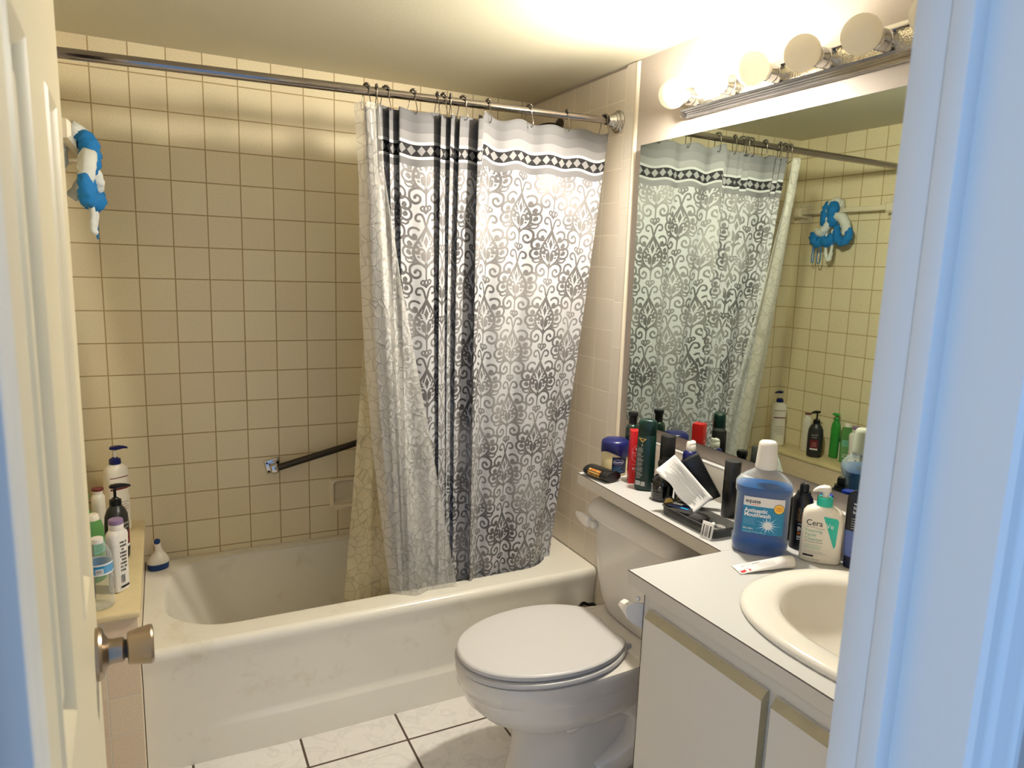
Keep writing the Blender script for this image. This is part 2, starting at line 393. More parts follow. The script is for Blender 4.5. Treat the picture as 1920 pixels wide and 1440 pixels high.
# ------------------------------------------------------------------ mesh helpers
LAST = [None]
class MB:
    """collects geometry with material slots; build() links ONE mesh object"""
    def __init__(s):
        s.v = []; s.f = []; s.m = []; s.uv = None
    def add(s, vs, fs, m=0, T=None):
        o = len(s.v)
        if T is not None: vs = [tuple(T @ Vector(p)) for p in vs]
        s.v += [tuple(map(float, p)) for p in vs]
        s.f += [tuple(o + i for i in f) for f in fs]; s.m += [m] * len(fs)
        return s
    def box(s, x0, x1, y0, y1, z0, z1, bev=0.0, seg=2, m=0, T=None):
        bm = bmesh.new()
        bmesh.ops.create_cube(bm, size=1.0)
        for v in bm.verts:
            v.co = Vector(((x0 + x1) / 2 + v.co.x * (x1 - x0), (y0 + y1) / 2 + v.co.y * (y1 - y0), (z0 + z1) / 2 + v.co.z * (z1 - z0)))
        if bev > 0: bmesh.ops.bevel(bm, geom=bm.edges[:], offset=bev, segments=seg, profile=0.5, affect='EDGES')
        bm.verts.index_update()
        s.add([v.co[:] for v in bm.verts], [[v.index for v in f.verts] for f in bm.faces], m, T); bm.free()
        return s
    def loft(s, loops, m=0, cap0=True, cap1=True, T=None, closed=True):
        n = len(loops[0]); vs = [p for L in loops for p in L]; fs = []
        for i in range(len(loops) - 1):
            for k in range(n if closed else n - 1):
                k2 = (k + 1) % n
                fs.append((i * n + k, i * n + k2, (i + 1) * n + k2, (i + 1) * n + k))
        if cap0: fs.append(tuple(range(n - 1, -1, -1)))
        if cap1: fs.append(tuple((len(loops) - 1) * n + k for k in range(n)))
        return s.add(vs, fs, m, T)
    def lathe(s, prof, seg=36, c=(0, 0, 0), m=0, T=None, cap0=True, cap1=True):
        loops = [[(c[0] + r * math.cos(2 * PI * k / seg), c[1] + r * math.sin(2 * PI * k / seg), c[2] + z) for k in range(seg)] for r, z in prof]
        return s.loft(loops, m, cap0, cap1, T)
    def tube(s, path, r, seg=10, m=0, closed=False, T=None):
        P = [Vector(p) for p in path]; n = len(P)
        R = r if hasattr(r, '__len__') else [r] * n
        loops = []; N = None
        for i in range(n):
            a = P[(i - 1) % n] if (closed or i > 0) else P[i]; b = P[(i + 1) % n] if (closed or i < n - 1) else P[i]
            t = (b - a).normalized() if (b - a).length > 1e-9 else Vector((0, 0, 1))
            if N is None:
                N = t.cross(Vector((0.3, 0.5, 0.81))); N = N.normalized()
            else:
                N = (N - t * N.dot(t)); N = N.normalized() if N.length > 1e-6 else t.orthogonal().normalized()
            B = t.cross(N)
            loops.append([tuple(P[i] + (N * math.cos(2 * PI * k / seg) + B * math.sin(2 * PI * k / seg)) * R[i]) for k in range(seg)])
        if closed: loops.append(loops[0]); return s.loft(loops, m, False, False, T)
        return s.loft(loops, m, True, True, T)
    def sphere(s, c, r, m=0, seg=20, rings=12, sc=(1, 1, 1), T=None):
        prof = [(max(1e-5, math.sin(PI * i / rings)), -math.cos(PI * i / rings)) for i in range(rings + 1)]
        loops = [[(c[0] + r * sc[0] * q * math.cos(2 * PI * k / seg), c[1] + r * sc[1] * q * math.sin(2 * PI * k / seg), c[2] + r * sc[2] * z) for k in range(seg)] for q, z in prof]
        return s.loft(loops, m, True, True, T)
    def grid(s, P, m=0, T=None):
        """P[i][j] points"""
        a, b = len(P), len(P[0])
        return s.add([p for row in P for p in row], [(i * b + j, i * b + j + 1, (i + 1) * b + j + 1, (i + 1) * b + j) for i in range(a - 1) for j in range(b - 1)], m, T)
    def build(s, name, mats, parent=None, smooth=35, off=None, flip=False):
        me = bpy.data.meshes.new(name)
        vs = s.v if off is None else [(p[0] - off[0], p[1] - off[1], p[2] - off[2]) for p in s.v]
        me.from_pydata(vs, [], [f[::-1] for f in s.f] if flip else s.f)
        if not isinstance(mats, (list, tuple)): mats = [mats]
        for k in mats: me.materials.append(M[k] if isinstance(k, str) else k)
        me.polygons.foreach_set('material_index', s.m)
        if s.uv is not None:
            ul = me.uv_layers.new(name='UVMap'); li = np.zeros(len(me.loops), np.int32); me.loops.foreach_get('vertex_index', li)
            ul.data.foreach_set('uv', np.array(s.uv, np.float32)[li].ravel())
        me.update()
        if smooth:
            me.polygons.foreach_set('use_smooth', [True] * len(me.polygons))
            me.set_sharp_from_angle(angle=math.radians(smooth))
        o = bpy.data.objects.new(name, me); COL.objects.link(o)
        if parent is not None: o.parent = parent
        LAST[0] = o
        return o

def tag(o, label, cat, group=None, kind=None):
    if label: o['label'] = label
    if cat: o['category'] = cat
    if group: o['group'] = group
    if kind: o['kind'] = kind
    return o
def thing(name, label, cat, loc=(0, 0, 0), rz=0.0, group=None):
    o = bpy.data.objects.new(name, None); COL.objects.link(o)
    o.location = loc; o.rotation_euler = (0, 0, rz); o.empty_display_size = 0.05
    return tag(o, label, cat, group)
def struct(name, mb, mats, label=None, smooth=35):
    o = mb.build(name, mats, smooth=smooth); o['kind'] = 'structure'
    if label: o['label'] = label
    return o

def se(rx, ry, z, n=2.0, N=40, cx=0.0, cy=0.0):
    out = []
    for k in range(N):
        a = 2 * PI * k / N; c, s_ = math.cos(a), math.sin(a)
        out.append((cx + rx * math.copysign(abs(c) ** (2 / n), c), cy + ry * math.copysign(abs(s_) ** (2 / n), s_), z))
    return out
def rrect(x0, x1, y0, y1, rads, z, K=8):
    """rounded rectangle; rads = radius at (x1,y1),(x0,y1),(x0,y0),(x1,y0)"""
    if not hasattr(rads, '__len__'): rads = (rads,) * 4
    out = []
    for (cx, cy, a0), r in zip(((x1, y1, 0), (x0, y1, 90), (x0, y0, 180), (x1, y0, 270)), rads):
        mx = cx - r if cx == x1 else cx + r; my = cy - r if cy == y1 else cy + r
        for k in range(K):
            a = math.radians(a0 + 90 * k / (K - 1))
            out.append((mx + r * math.cos(a), my + r * math.sin(a), z))
    return out
class Body:
    """bottle body from superellipse sections (z, rx, ry, n) with flat artwork projected on its front (-Y)"""
    def __init__(s, secs): s.secs = secs
    def mb(s, m=0, N=44, T=None):
        return MB().loft([se(rx, ry, z, n, N) for z, rx, ry, n in s.secs], m, T=T)
    def at(s, z):
        S = s.secs
        if z <= S[0][0]: return S[0][1:]
        for a, b in zip(S, S[1:]):
            if z <= b[0]:
                t = (z - a[0]) / max(1e-9, b[0] - a[0]); return tuple(a[i] + t * (b[i] - a[i]) for i in (1, 2, 3))
        return S[-1][1:]
    def y(s, x, z):
        rx, ry, n = s.at(z); q = min(0.999, abs(x) / rx)
        return -ry * (1 - q ** n) ** (1 / n)
class Art:
    """flat artwork (x right, z up) laid on a front surface fy(x,z), layers lifted a hair"""
    def __init__(s, fy): s.mb = MB(); s.fy = fy; s.k = 0; s.mats = []
    def mat(s, m):
        if m not in s.mats: s.mats.append(m)
        return s.mats.index(m)
    def put(s, pts, fs, m, lift=None):
        s.k += 1; e = 0.0004 + 0.00006 * s.k if lift is None else lift
        s.mb.add([(x, s.fy(x, z) - e, z) for x, z in pts], fs, s.mat(m))
    def rect(s, x0, x1, z0, z1, m, nx=10, nz=4):
        p = [(x0 + (x1 - x0) * i / nx, z0 + (z1 - z0) * j / nz) for j in range(nz + 1) for i in range(nx + 1)]
        s.put(p, [(j * (nx + 1) + i, j * (nx + 1) + i + 1, (j + 1) * (nx + 1) + i + 1, (j + 1) * (nx + 1) + i) for j in range(nz) for i in range(nx)], m)
    def poly(s, pts, m, rings=4, sub=4):
        e = [(a[0] + (b[0] - a[0]) * k / sub, a[1] + (b[1] - a[1]) * k / sub) for a, b in zip(pts, list(pts[1:]) + [pts[0]]) for k in range(sub)] if len(pts) < 12 else list(pts)
        cx = sum(p[0] for p in e) / len(e); cz = sum(p[1] for p in e) / len(e); n = len(e)
        V = [(cx + (x - cx) * (1 - r / rings), cz + (z - cz) * (1 - r / rings)) for r in range(rings) for x, z in e] + [(cx, cz)]
        F = [(r * n + k, r * n + (k + 1) % n, (r + 1) * n + (k + 1) % n, (r + 1) * n + k) for r in range(rings - 1) for k in range(n)] + [((rings - 1) * n + k, (rings - 1) * n + (k + 1) % n, rings * n) for k in range(n)]
        s.put(V, F, m)
    def disc(s, x, z, r, m, n=24, rz=None):
        rz = rz or r
        s.poly([(x + r * math.cos(2 * PI * k / n), z + rz * math.sin(2 * PI * k / n)) for k in range(n)], m)
    def line(s, pts, w, m):
        for (ax, az), (bx, bz) in zip(pts, pts[1:]):
            L = math.hypot(bx - ax, bz - az) or 1e-6; nx, nz = -(bz - az) / L * w / 2, (bx - ax) / L * w / 2
            s.poly([(ax - nx, az - nz), (bx - nx, bz - nz), (bx + nx, bz + nz), (ax + nx, az + nz)], m, 1, 5)
    def text(s, t, x, z, size, m, align='LEFT', rot=0.0, sx=1.0, bold=0.0):
        vs, fs = text_geo(t, size, align, bold)
        c, q = math.cos(rot), math.sin(rot)
        s.put([(x + (a * sx) * c - b * q, z + (a * sx) * q + b * c) for a, b in vs], fs, m)
    def lines(s, x0, x1, z0, z1, n, m, w=0.0012, ragged=0.3):
        for i in range(n):
            z = z1 - (z1 - z0) * (i + 0.5) / n
            s.rect(x0, x0 + (x1 - x0) * (1 - ragged * random.random()), z - w / 2, z + w / 2, m, 6, 1)
    def build(s, name, parent, T=None): return s.mb.build(name, s.mats, parent, smooth=0)
_tc = {}
def text_geo(t, size, align='LEFT', bold=0.0):
    key = (t, round(size, 5), align, bold)
    if key in _tc: return _tc[key]
    cu = bpy.data.curves.new('t', 'FONT'); cu.body = t; cu.size = size; cu.align_x = align; cu.resolution_u = 3; cu.offset = bold * size
    o = bpy.data.objects.new('t', cu); COL.objects.link(o)
    dg = bpy.context.evaluated_depsgraph_get(); me = bpy.data.meshes.new_from_object(o.evaluated_get(dg))
    vs = [(v.co.x, v.co.y) for v in me.vertices]; fs = [tuple(p.vertices) for p in me.polygons]
    bpy.data.objects.remove(o); bpy.data.curves.remove(cu); bpy.data.meshes.remove(me)
    _tc[key] = (vs, fs)
    return _tc[key]

# ------------------------------------------------------------------ the room shell
XL, ZC = -1.64, 2.112
YD0, YD1 = -2.248, -2.352           # door wall, room side and hall side
XJ0, XJ1 = -1.445, -0.828           # door opening
struct('floor', MB().box(-1.9, 0.12, -2.95, 0.1, -0.06, 0), 'floor', smooth=0)
struct('ceiling', MB().box(-1.76, 0.12, YD0, 0.12, ZC, ZC + 0.06), 'ceiling', smooth=0)
struct('wall_back', MB().box(XL - 0.12, 0.12, 0, 0.12, 0, ZC), 'tile_back', smooth=0)
struct('wall_left', MB().box(XL - 0.12, XL, -0.72, 0, 0, ZC, m=0).box(XL - 0.12, XL - 0.006, YD0, -0.72, 0, ZC, m=1), ['tile_left', 'paint'], smooth=0)
struct('wall_right', MB().box(0.006, 0.12, YD0, 0, 0, ZC), 'paint', smooth=0)
struct('trim_1', MB().box(0, 0.006, -0.6609, 0, 0.0, ZC - 0.012), 'tile_right', smooth=0)
struct('trim_2', MB().box(0, 0.006, -0.7085, -0.6609, 0.0, ZC - 0.004), 'tile_trim', smooth=0)
_b = [[(0.006, -0.7085, z), (0.0, -0.7085, z)] + [(0.0 - 0.0015 * math.sin(PI * k / 8) + 0.007 * (k / 8) ** 2.2, -0.7085 - 0.018 * k / 8, z) for k in range(1, 9)] for z in (0.0, ZC - 0.004)]
struct('trim_3', MB().loft(_b, closed=True), 'bullnose', smooth=60)
struct('wall_front', MB().box(XJ1 + 0.018, 0.12, YD1, YD0, 0, ZC).box(XL - 0.12, XJ0 - 0.018, YD1, YD0, 0, ZC).box(XJ0 - 0.016, XJ1 + 0.016, YD1, YD0, 2.05, ZC), 'paint', smooth=0)
# door frame: jambs, stops, casings in gloss paint
def jamb(side):
    b = MB(); x = XJ1 if side > 0 else XJ0; s = side
    def bx(xa, xb, y0, y1, z0, z1, bev=0.0015): b.box(min(xa, xb), max(xa, xb), y0, y1, z0, z1, bev)
    bx(x + s * 0.016, x + s * 0.018, YD1, YD0, 0, 2.05, 0)
    bx(x, x + s * 0.017, -2.2772, YD0 + 0.001, 0, 2.04, 0.001)            # rabbet facing
    bx(x - s * 0.0015, x + s * 0.017, -2.2965, -2.2782, 0, 2.04, 0.001)     # stop strip
    x += s * 0.010
    prof = [(0.006, 0), (0.006, -0.006), (0.010, -0.010), (0.018, -0.011), (0.024, -0.008), (0.030, -0.014), (0.044, -0.017), (0.052, -0.013), (0.057, -0.018), (0.064, -0.018), (0.068, 0)]
    b.loft([[(x + s * px, YD1 + py, z) for px, py in prof] for z in (0, 2.10)])     # hall casing
    prof2 = [(0.006, 0), (0.006, 0.008), (0.02, 0.012), (0.05, 0.014), (0.064, 0.012), (0.066, 0)]
    if side > 0: b.loft([[(x + s * px, YD0 + py, z) for px, py in prof2] for z in (0.83, 2.06)])
    return b
struct('trim_4', jamb(1), 'trim', 'pale door jamb and casing lit blue by the hall daylight', smooth=25)
struct('trim_5', jamb(-1), 'trim', 'door jamb on the hinge side of the doorway', smooth=25)
struct('trim_6', MB().box(XJ0, XJ1, YD1, YD0, 2.034, 2.05, 0.001).box(XJ0 - 0.07, XJ1 + 0.07, YD1 - 0.018, YD1, 2.04, 2.11, 0.004), 'trim', smooth=25)
# tiled knee ledge at the end of the tub, with a cream slab on top
struct('wall_ledge', MB().box(XL, -1.478, -0.70, 0, 0, 0.515), 'tile_ledge', smooth=0)
struct('trim_7', MB().box(XL, -1.470, -0.712, 0, 0.515, 0.535, 0.006, 3), 'ledge', 'cream ledge slab at the end of the bathtub', smooth=40)

# ------------------------------------------------------------------ door, six panels, opened into the room
def make_door():
    hx, hy, ex, ey = -1.452, -2.246, -1.4785, -1.642
    L = math.hypot(ex - hx, ey - hy); H0, H1, T = 0.012, 2.03, 0.035
    root = tag(bpy.data.objects.new('door_1', None), 'cream six panel door standing open into the bathroom', 'door', None, 'structure')
    COL.objects.link(root)
    ax = Vector(((ex - hx) / L, (ey - hy) / L, 0)); nv = Vector((ax.y, -ax.x, 0))      # nv points into the room (+X)
    root.matrix_world = Matrix(((ax.x, nv.x, 0, hx), (ax.y, nv.y, 0, hy), (0, 0, 1, 0), (0, 0, 0, 1)))
    # local: x along the door from hinge, y out of the room-side face, z up
    cols = [(0.112, 0.222), (0.384, 0.494)]; rows = [(0.20, 0.83), (1.075, 1.60), (1.80, 1.93)]
    xs = sorted({0, L} | {a for c in cols for a in c}); zs = sorted({H0, H1} | {a for r in rows for a in r})
    b = MB()
    for sgn, y0 in ((1, 0.0), (-1, -T)):
        for i in range(len(xs) - 1):
            for j in range(len(zs) - 1):
                x0, x1, z0, z1 = xs[i], xs[i + 1], zs[j], zs[j + 1]
                if (x0, x1) in cols and (z0, z1) in rows:
                    lp = []
                    for ins, d in ((0, 0), (0.004, 0.0025), (0.008, 0.0), (0.013, -0.006), (0.018, -0.0075), (0.026, -0.0075), (0.036, -0.003), (0.042, -0.002)):
                        lp.append([(x0 + ins, y0 + sgn * d, z0 + ins), (x1 - ins, y0 + sgn * d, z0 + ins), (x1 - ins, y0 + sgn * d, z1 - ins), (x0 + ins, y0 + sgn * d, z1 - ins)])
                    b.loft(lp, cap0=False)
                else:
                    b.add([(x0, y0, z0), (x1, y0, z0), (x1, y0, z1), (x0, y0, z1)], [(0, 1, 2, 3)])
    b.add([(0, 0, H0), (L, 0, H0), (L, -T, H0), (0, -T, H0), (0, 0, H1), (L, 0, H1), (L, -T, H1), (0, -T, H1)], [(1, 2, 6, 5), (0, 1, 2, 3), (4, 5, 6, 7), (3, 0, 4, 7)])
    b.build('door_panel', 'door', root, smooth=20)
    T_ = Matrix.Translation((L - 0.058, 0, 0.953)) @ Matrix.Rotation(-PI / 2, 4, 'X')
    k = MB().lathe([(0.001, 0), (0.0325, 0), (0.0325, 0.004), (0.030, 0.0075), (0.022, 0.010), (0.0165, 0.014), (0.0155, 0.018), (0.0155, 0.029), (0.014, 0.031), (0.001, 0.031)], 40, T=T_)
    kn = k.build('knob_rose', 'nickel', root, smooth=30)
    MB().lathe([(0.001, 0.030), (0.0115, 0.030), (0.0115, 0.036), (0.001, 0.036)], 30, T=T_).build('knob_neck', 'black', kn)
    MB().lathe([(0.001, 0.0345), (0.019, 0.0345), (0.0205, 0.036), (0.0245, 0.058), (0.0248, 0.061), (0.0235, 0.0635), (0.019, 0.0645), (0.001, 0.0640)], 44, T=T_).build('knob', 'nickel', kn, smooth=30)
    MB().box(L - 0.001, L + 0.001, -0.029, -0.006, 0.925, 0.981, 0.0003).build('latch_plate', 'nickel', root)
    for z in (0.25, 1.05, 1.82):
        MB().tube([(-0.004, 0.003, z - 0.045), (-0.004, 0.003, z + 0.045)], 0.006, 12).build('hinge', 'nickel', root)
make_door()

# ------------------------------------------------------------------ bathtub
def make_tub():
    t = thing('bathtub', 'white built-in bathtub with a rounded basin and a plain front apron', 'bathtub', (-0.74, -0.33, 0))
    o = (-0.74, -0.33, 0); b = MB()
    X0, X1, Zr = -1.476, -0.003, 0.375
    r1 = (0.12, 0.20, 0.20, 0.15)
    loops = [rrect(X0, X1, -0.630, -0.003, (0.003,) * 4, Zr, 10)]
    for dx0, dx1, dyf, dyb, z, rs in ((-0.022, .014, .016, .010, Zr, 1), (-.008, .006, .007, .005, Zr - .002, 1), (0, 0, 0, 0, Zr - .008, 1), (.008, .006, .004, .003, Zr - .024, 1),
                                     (.05, .03, .022, .018, 0.26, .95), (.11, .05, .04, .035, 0.15, .85), (.15, .07, .06, .05, 0.10, .8), (.21, .11, .10, .09, 0.078, .6), (.40, .25, .20, .18, 0.072, .4)):
        loops.append(rrect(-1.416 + dx0, -0.10 - dx1, -0.560 + dyf if dyf > 0 else -0.56, -0.028 - dyb, tuple(q * rs for q in r1), z, 10) if z < Zr - .001 or True else None)
    loops[1] = rrect(-1.436, -0.088, -0.572, -0.018, r1, Zr, 10)
    b.loft(loops, cap0=False, cap1=True)
    # apron: profile swept along the tub, with a low ridge that fades out at the near end
    nx = 60; rows = []
    for i in range(nx + 1):
        x = X0 + (X1 - X0) * i / nx
        k = min(1, max(0, (x + 1.33) / 0.22)) * 0.009
        rows.append([(x, y, z) for y, z in ((-0.630, Zr), (-0.637, Zr - .002), (-0.644, Zr - .008), (-0.648, Zr - .018), (-0.6475, Zr - .032), (-0.643, Zr - .05), (-0.640, Zr - .08), (-0.639, 0.130),
                                            (-0.639, 0.118), (-0.639 - k * .9, 0.107), (-0.640 - k, 0.100), (-0.640 - k, 0.0))])
    b.grid(rows)
    bod = b.build('tub_shell', 'tub', t, smooth=40, off=o, flip=True)
    MB().lathe([(0.001, 0), (0.026, 0), (0.026, 0.003), (0.02, 0.005), (0.001, 0.004)], 24, c=(-0.45, -0.29, 0.0725)).build('drain', 'chrome', t, off=o)
    MB().box(-1.475, -0.003, -0.0065, -0.001, Zr - 0.004, Zr + 0.006, 0.002).build('caulk_bead', 'ceram', t, off=o)
    return t
make_tub()

# ------------------------------------------------------------------ curtain rod, grab bar, soap dish, towel bar, shower fitting
def cyl_between(b, p, q, r, seg=24, m=0): return b.tube([p, q], r, seg, m)
ROD_Y = -0.628
def rod_z(x): return 1.937 + (x + 0.05) * 0.0195
def make_rod():
    o = (-0.8, ROD_Y, 1.92)
    t = thing('curtain_rod', 'chrome shower curtain rod across the tub alcove below the ceiling', 'rod', o)
    cyl_between(MB(), (XL + 0.004, ROD_Y, rod_z(XL)), (-0.78, ROD_Y, rod_z(-0.78)), 0.0128, 28).build('outer_tube', 'chromed', t, off=o)
    cyl_between(MB(), (-0.79, ROD_Y, rod_z(-0.79)), (-0.045, ROD_Y, rod_z(-0.045)), 0.0114, 28).build('inner_tube', 'chromed', t, off=o)
    for s, x in ((1, 0.0), (-1, XL)):
        T_ = Matrix.Translation((x, ROD_Y, rod_z(x))) @ Matrix.Rotation(-s * PI / 2, 4, 'Y')
        MB().lathe([(0.001, 0.0005), (0.036, 0.0005), (0.0365, 0.006), (0.033, 0.010), (0.030, 0.011), (0.029, 0.017), (0.0245, 0.021), (0.0235, 0.028), (0.019, 0.033), (0.016, 0.046), (0.001, 0.046)], 36, T=T_).build('end_flange', 'chrome', t, off=o); ef_ = LAST[0]
        MB().lathe([(0.001, 0.045), (0.0145, 0.045), (0.0145, 0.054), (0.001, 0.054)], 28, T=T_).build('rubber_collar', 'black', ef_, off=o)
make_rod()
def make_grab():
    o = (-0.9, 0, 0.73)
    t = thing('grab_bar', 'tarnished chrome grab bar slanting up the tiled back wall', 'grab bar', o)
    a, e = Vector((-1.035, -0.040, 0.689)), Vector((-0.50, -0.040, 0.815))
    d = (e - a).normalized(); ang = math.atan2(d.z, d.x)
    cyl_between(MB(), a, e, 0.0125, 24).build('bar', 'rust', t, off=o)
    for c, sgn in ((a, -1), (e, 1)):
        T_ = Matrix.Translation((c.x - 0.0 + sgn * 0.006, 0, c.z)) @ Matrix.Rotation(-ang, 4, 'Y')
        MB().box(-0.027, 0.027, -0.010, -0.0005, -0.025, 0.028, 0.005, 3, T=T_).build('bracket_plate', 'chrome', t, off=o); bp_ = LAST[0]
        MB().box(-0.013, 0.016, -0.056, -0.008, -0.017, 0.017, 0.006, 3, T=T_).build('bracket_post', 'chrome', bp_, off=o)
        for q in ((-0.017, 0.018), (-0.019, -0.015)):
            MB().sphere((q[0], -0.011, q[1]), 0.004, seg=10, rings=6, T=T_).build('screw', 'dark', bp_, off=o)
make_grab()
def make_soap():
    o = (-0.74, 0, 0.56)
    t = thing('soap_dish', 'white ceramic soap dish set into the back wall above the tub', 'soap dish', o)
    def L(x0, x1, z0, z1, r, y): return [(p[0], y, p[1]) for p in [(q[0], q[1]) for q in rrect(x0, x1, z0, z1, r, 0, 7)]]
    x0, x1, z0, z1 = -0.832, -0.660, 0.495, 0.617
    b = MB().loft([L(x0, x1, z0, z1, .018, 0), L(x0, x1, z0, z1, .018, -.012), L(x0 + .004, x1 - .004, z0 + .004, z1 - .004, .018, -.017), L(x0 + .012, x1 - .012, z0 + .014, z1 - .010, .014, -.018), L(x0 + .018, x1 - .018, z0 + .022, z1 - .014, .012, -.010), L(x0 + .022, x1 - .022, z0 + .026, z1 - .016, .010, -.002)], cap0=False)
    b.build('dish_frame', 'ceram', t, off=o, flip=False)
    MB().loft([[(x, -0.010, 0.518), (x, -0.045, 0.520), (x, -0.055, 0.512), (x, -0.052, 0.502), (x, -0.012, 0.498)] for x in (x0 + .012, x1 - .012)]).build('tray_lip', 'ceram', t, off=o)
make_soap()
def make_towelbar():
    o = (XL, -0.32, 1.745)
    t = thing('towel_bar', 'cream ceramic towel bar on the left tiled wall, seen in the mirror', 'towel bar', o)
    MB().box(-1.598, -1.576, -0.56, -0.09, 1.734, 1.756, 0.003).build('bar', 'ceram', t, off=o)
    for y in (-0.075, -0.575):
        MB().box(XL, XL + .012, y - .04, y + .04, 1.695, 1.795, 0.006, 3).build('wall_plate', 'ceram', t, off=o); wp_ = LAST[0]
        MB().loft([[(x, y + a * k, 1.745 + c * k) for a, c in ((-.028, -.03), (.028, -.03), (.028, .03), (-.028, .03))] for x, k in ((XL + .010, 1.1), (XL + .03, .8), (XL + .07, .75), (XL + .078, .5))]).build('post', 'ceram', wp_, off=o)
make_towelbar()
def make_showerfit():
    o = (0, -0.237, 1.985)
    t = thing('shower_fitting', 'dark shower arm on the end wall, partly hidden behind the curtain', 'shower', o)
    T_ = Matrix.Translation((0, -0.237, 1.985)) @ Matrix.Rotation(-PI / 2, 4, 'Y')
    MB().lathe([(.001, 0), (.03, 0), (.029, .006), (.012, .014), (.001, .014)], 28, T=T_).build('flange', 'rust', t, off=o)
    pth = catmull([(0.0, -0.237, 1.985), (-0.05, -0.237, 1.985), (-0.10, -0.237, 1.965), (-0.14, -0.237, 1.92)], 6)
    MB().tube(pth, 0.009, 12).build('arm', 'rust', t, off=o)
    T2 = Matrix.Translation((-0.14, -0.237, 1.92)) @ Matrix.Rotation(PI - 0.7, 4, 'Y')
    MB().lathe([(.001, 0), (.012, 0), (.014, .02), (.03, .05), (.032, .06), (.001, .06)], 24, T=T2).build('shower_head', 'rust', t, off=o)
make_showerfit()

# ------------------------------------------------------------------ light bar over the mirror
def make_light():
    o = (0, -1.5, 1.93); y0, y1 = -0.975, -1.99
    t = thing('vanity_light_bar', 'long chrome vanity light bar with round bulbs above the mirror', 'light', o)
    zc = 1.931
    # ridged mouldings above and below a hammered reflector plate
    prof = [(0.006, -.041), (-0.004, -.041), (-0.006, -.038), (-0.008, -.0375), (-0.010, -.034), (-0.013, -.0335), (-0.015, -.030), (-0.019, -.0295), (-0.021, -.026), (-0.025, -.0255), (-0.028, -.023), (-0.030, -.021), (-0.027, -.019), (-0.024, -.0185), (0.006, -.0185)]
    for sgn in (-1, 1):
        p = [(x, zc - sgn * z) for x, z in prof] if sgn > 0 else [(x, zc + z) for x, z in prof]
        MB().loft([[(x, y, z) for x, z in p] for y in (y0, y1)]).build('moulding', 'chrome', t, smooth=18, off=o)
    MB().box(-0.024, 0.006, y1, y0, zc - .0185, zc + .0185, 0.0005).build('reflector_plate', 'plate', t, off=o)
    MB().box(-0.027, 0.006, y0, y0 + 0.002, zc - .039, zc + .039, 0.0005).build('end_cap', 'chrome', t, off=o)
    for i, y in enumerate((-1.04, -1.185, -1.33, -1.475, -1.62, -1.765, -1.91)):
        T_ = Matrix.Translation((-0.024, y, zc)) @ Matrix.Rotation(-PI / 2, 4, 'Y')
        MB().lathe([(.001, 0), (.0215, 0), (.0215, .020), (.0195, .021), (.0195, .0235), (.0215, .0245), (.0215, .043), (.020, .045), (.015, .046), (.001, .046)], 32, T=T_).build('socket', 'chrome', t, off=o); sk = LAST[0]
        R = 0.0385
        pr = [(.0135, .040), (.014, .046), (.018, .0505)] + [(R * math.sin(a), .0865 - R * math.cos(a)) for a in [0.58 + (PI - 0.585) * k / 16 for k in range(17)]]
        b = MB().lathe(pr, 36, T=T_).build('bulb', 'lit' if i == 1 else 'bulb', sk, smooth=60, off=o)
        if i == 1: b['label'] = 'bulb that is lit'
make_light()

# ------------------------------------------------------------------ mirror (leans a touch off the wall)
def make_mirror():
    t = thing('wall_mirror', 'large frameless wall mirror above the counter reflecting the shower curtain', 'mirror', (-0.006, -1.2, 1.4))
    a, bb = 0.0118, 0.0089
    n = Vector((math.cos(bb) * math.cos(a), math.cos(bb) * math.sin(a), math.sin(bb)))
    yv = Vector((-math.sin(a), math.cos(a), 0)); zv = n.cross(yv)
    t.matrix_world = Matrix(((n.x, yv.x, zv.x, -0.006), (n.y, yv.y, zv.y, -1.2), (n.z, yv.z, zv.z, 1.4), (0, 0, 0, 1)))
    Y0, Y1, Z0, Z1 = -1.02, 0.423, -0.439, 0.442
    MB().box(0.0006, 0.0052, Y0, Y1, Z0, Z1).build('glass_edge', 'mirror_edge', t, smooth=0)
    MB().add([(0, Y0 + .001, Z0 + .001), (0, Y1 - .001, Z0 + .001), (0, Y1 - .001, Z1 - .001), (0, Y0 + .001, Z1 - .001)], [(0, 1, 2, 3)]).build('mirror_face', 'mirror', t, smooth=0, flip=False)
make_mirror()

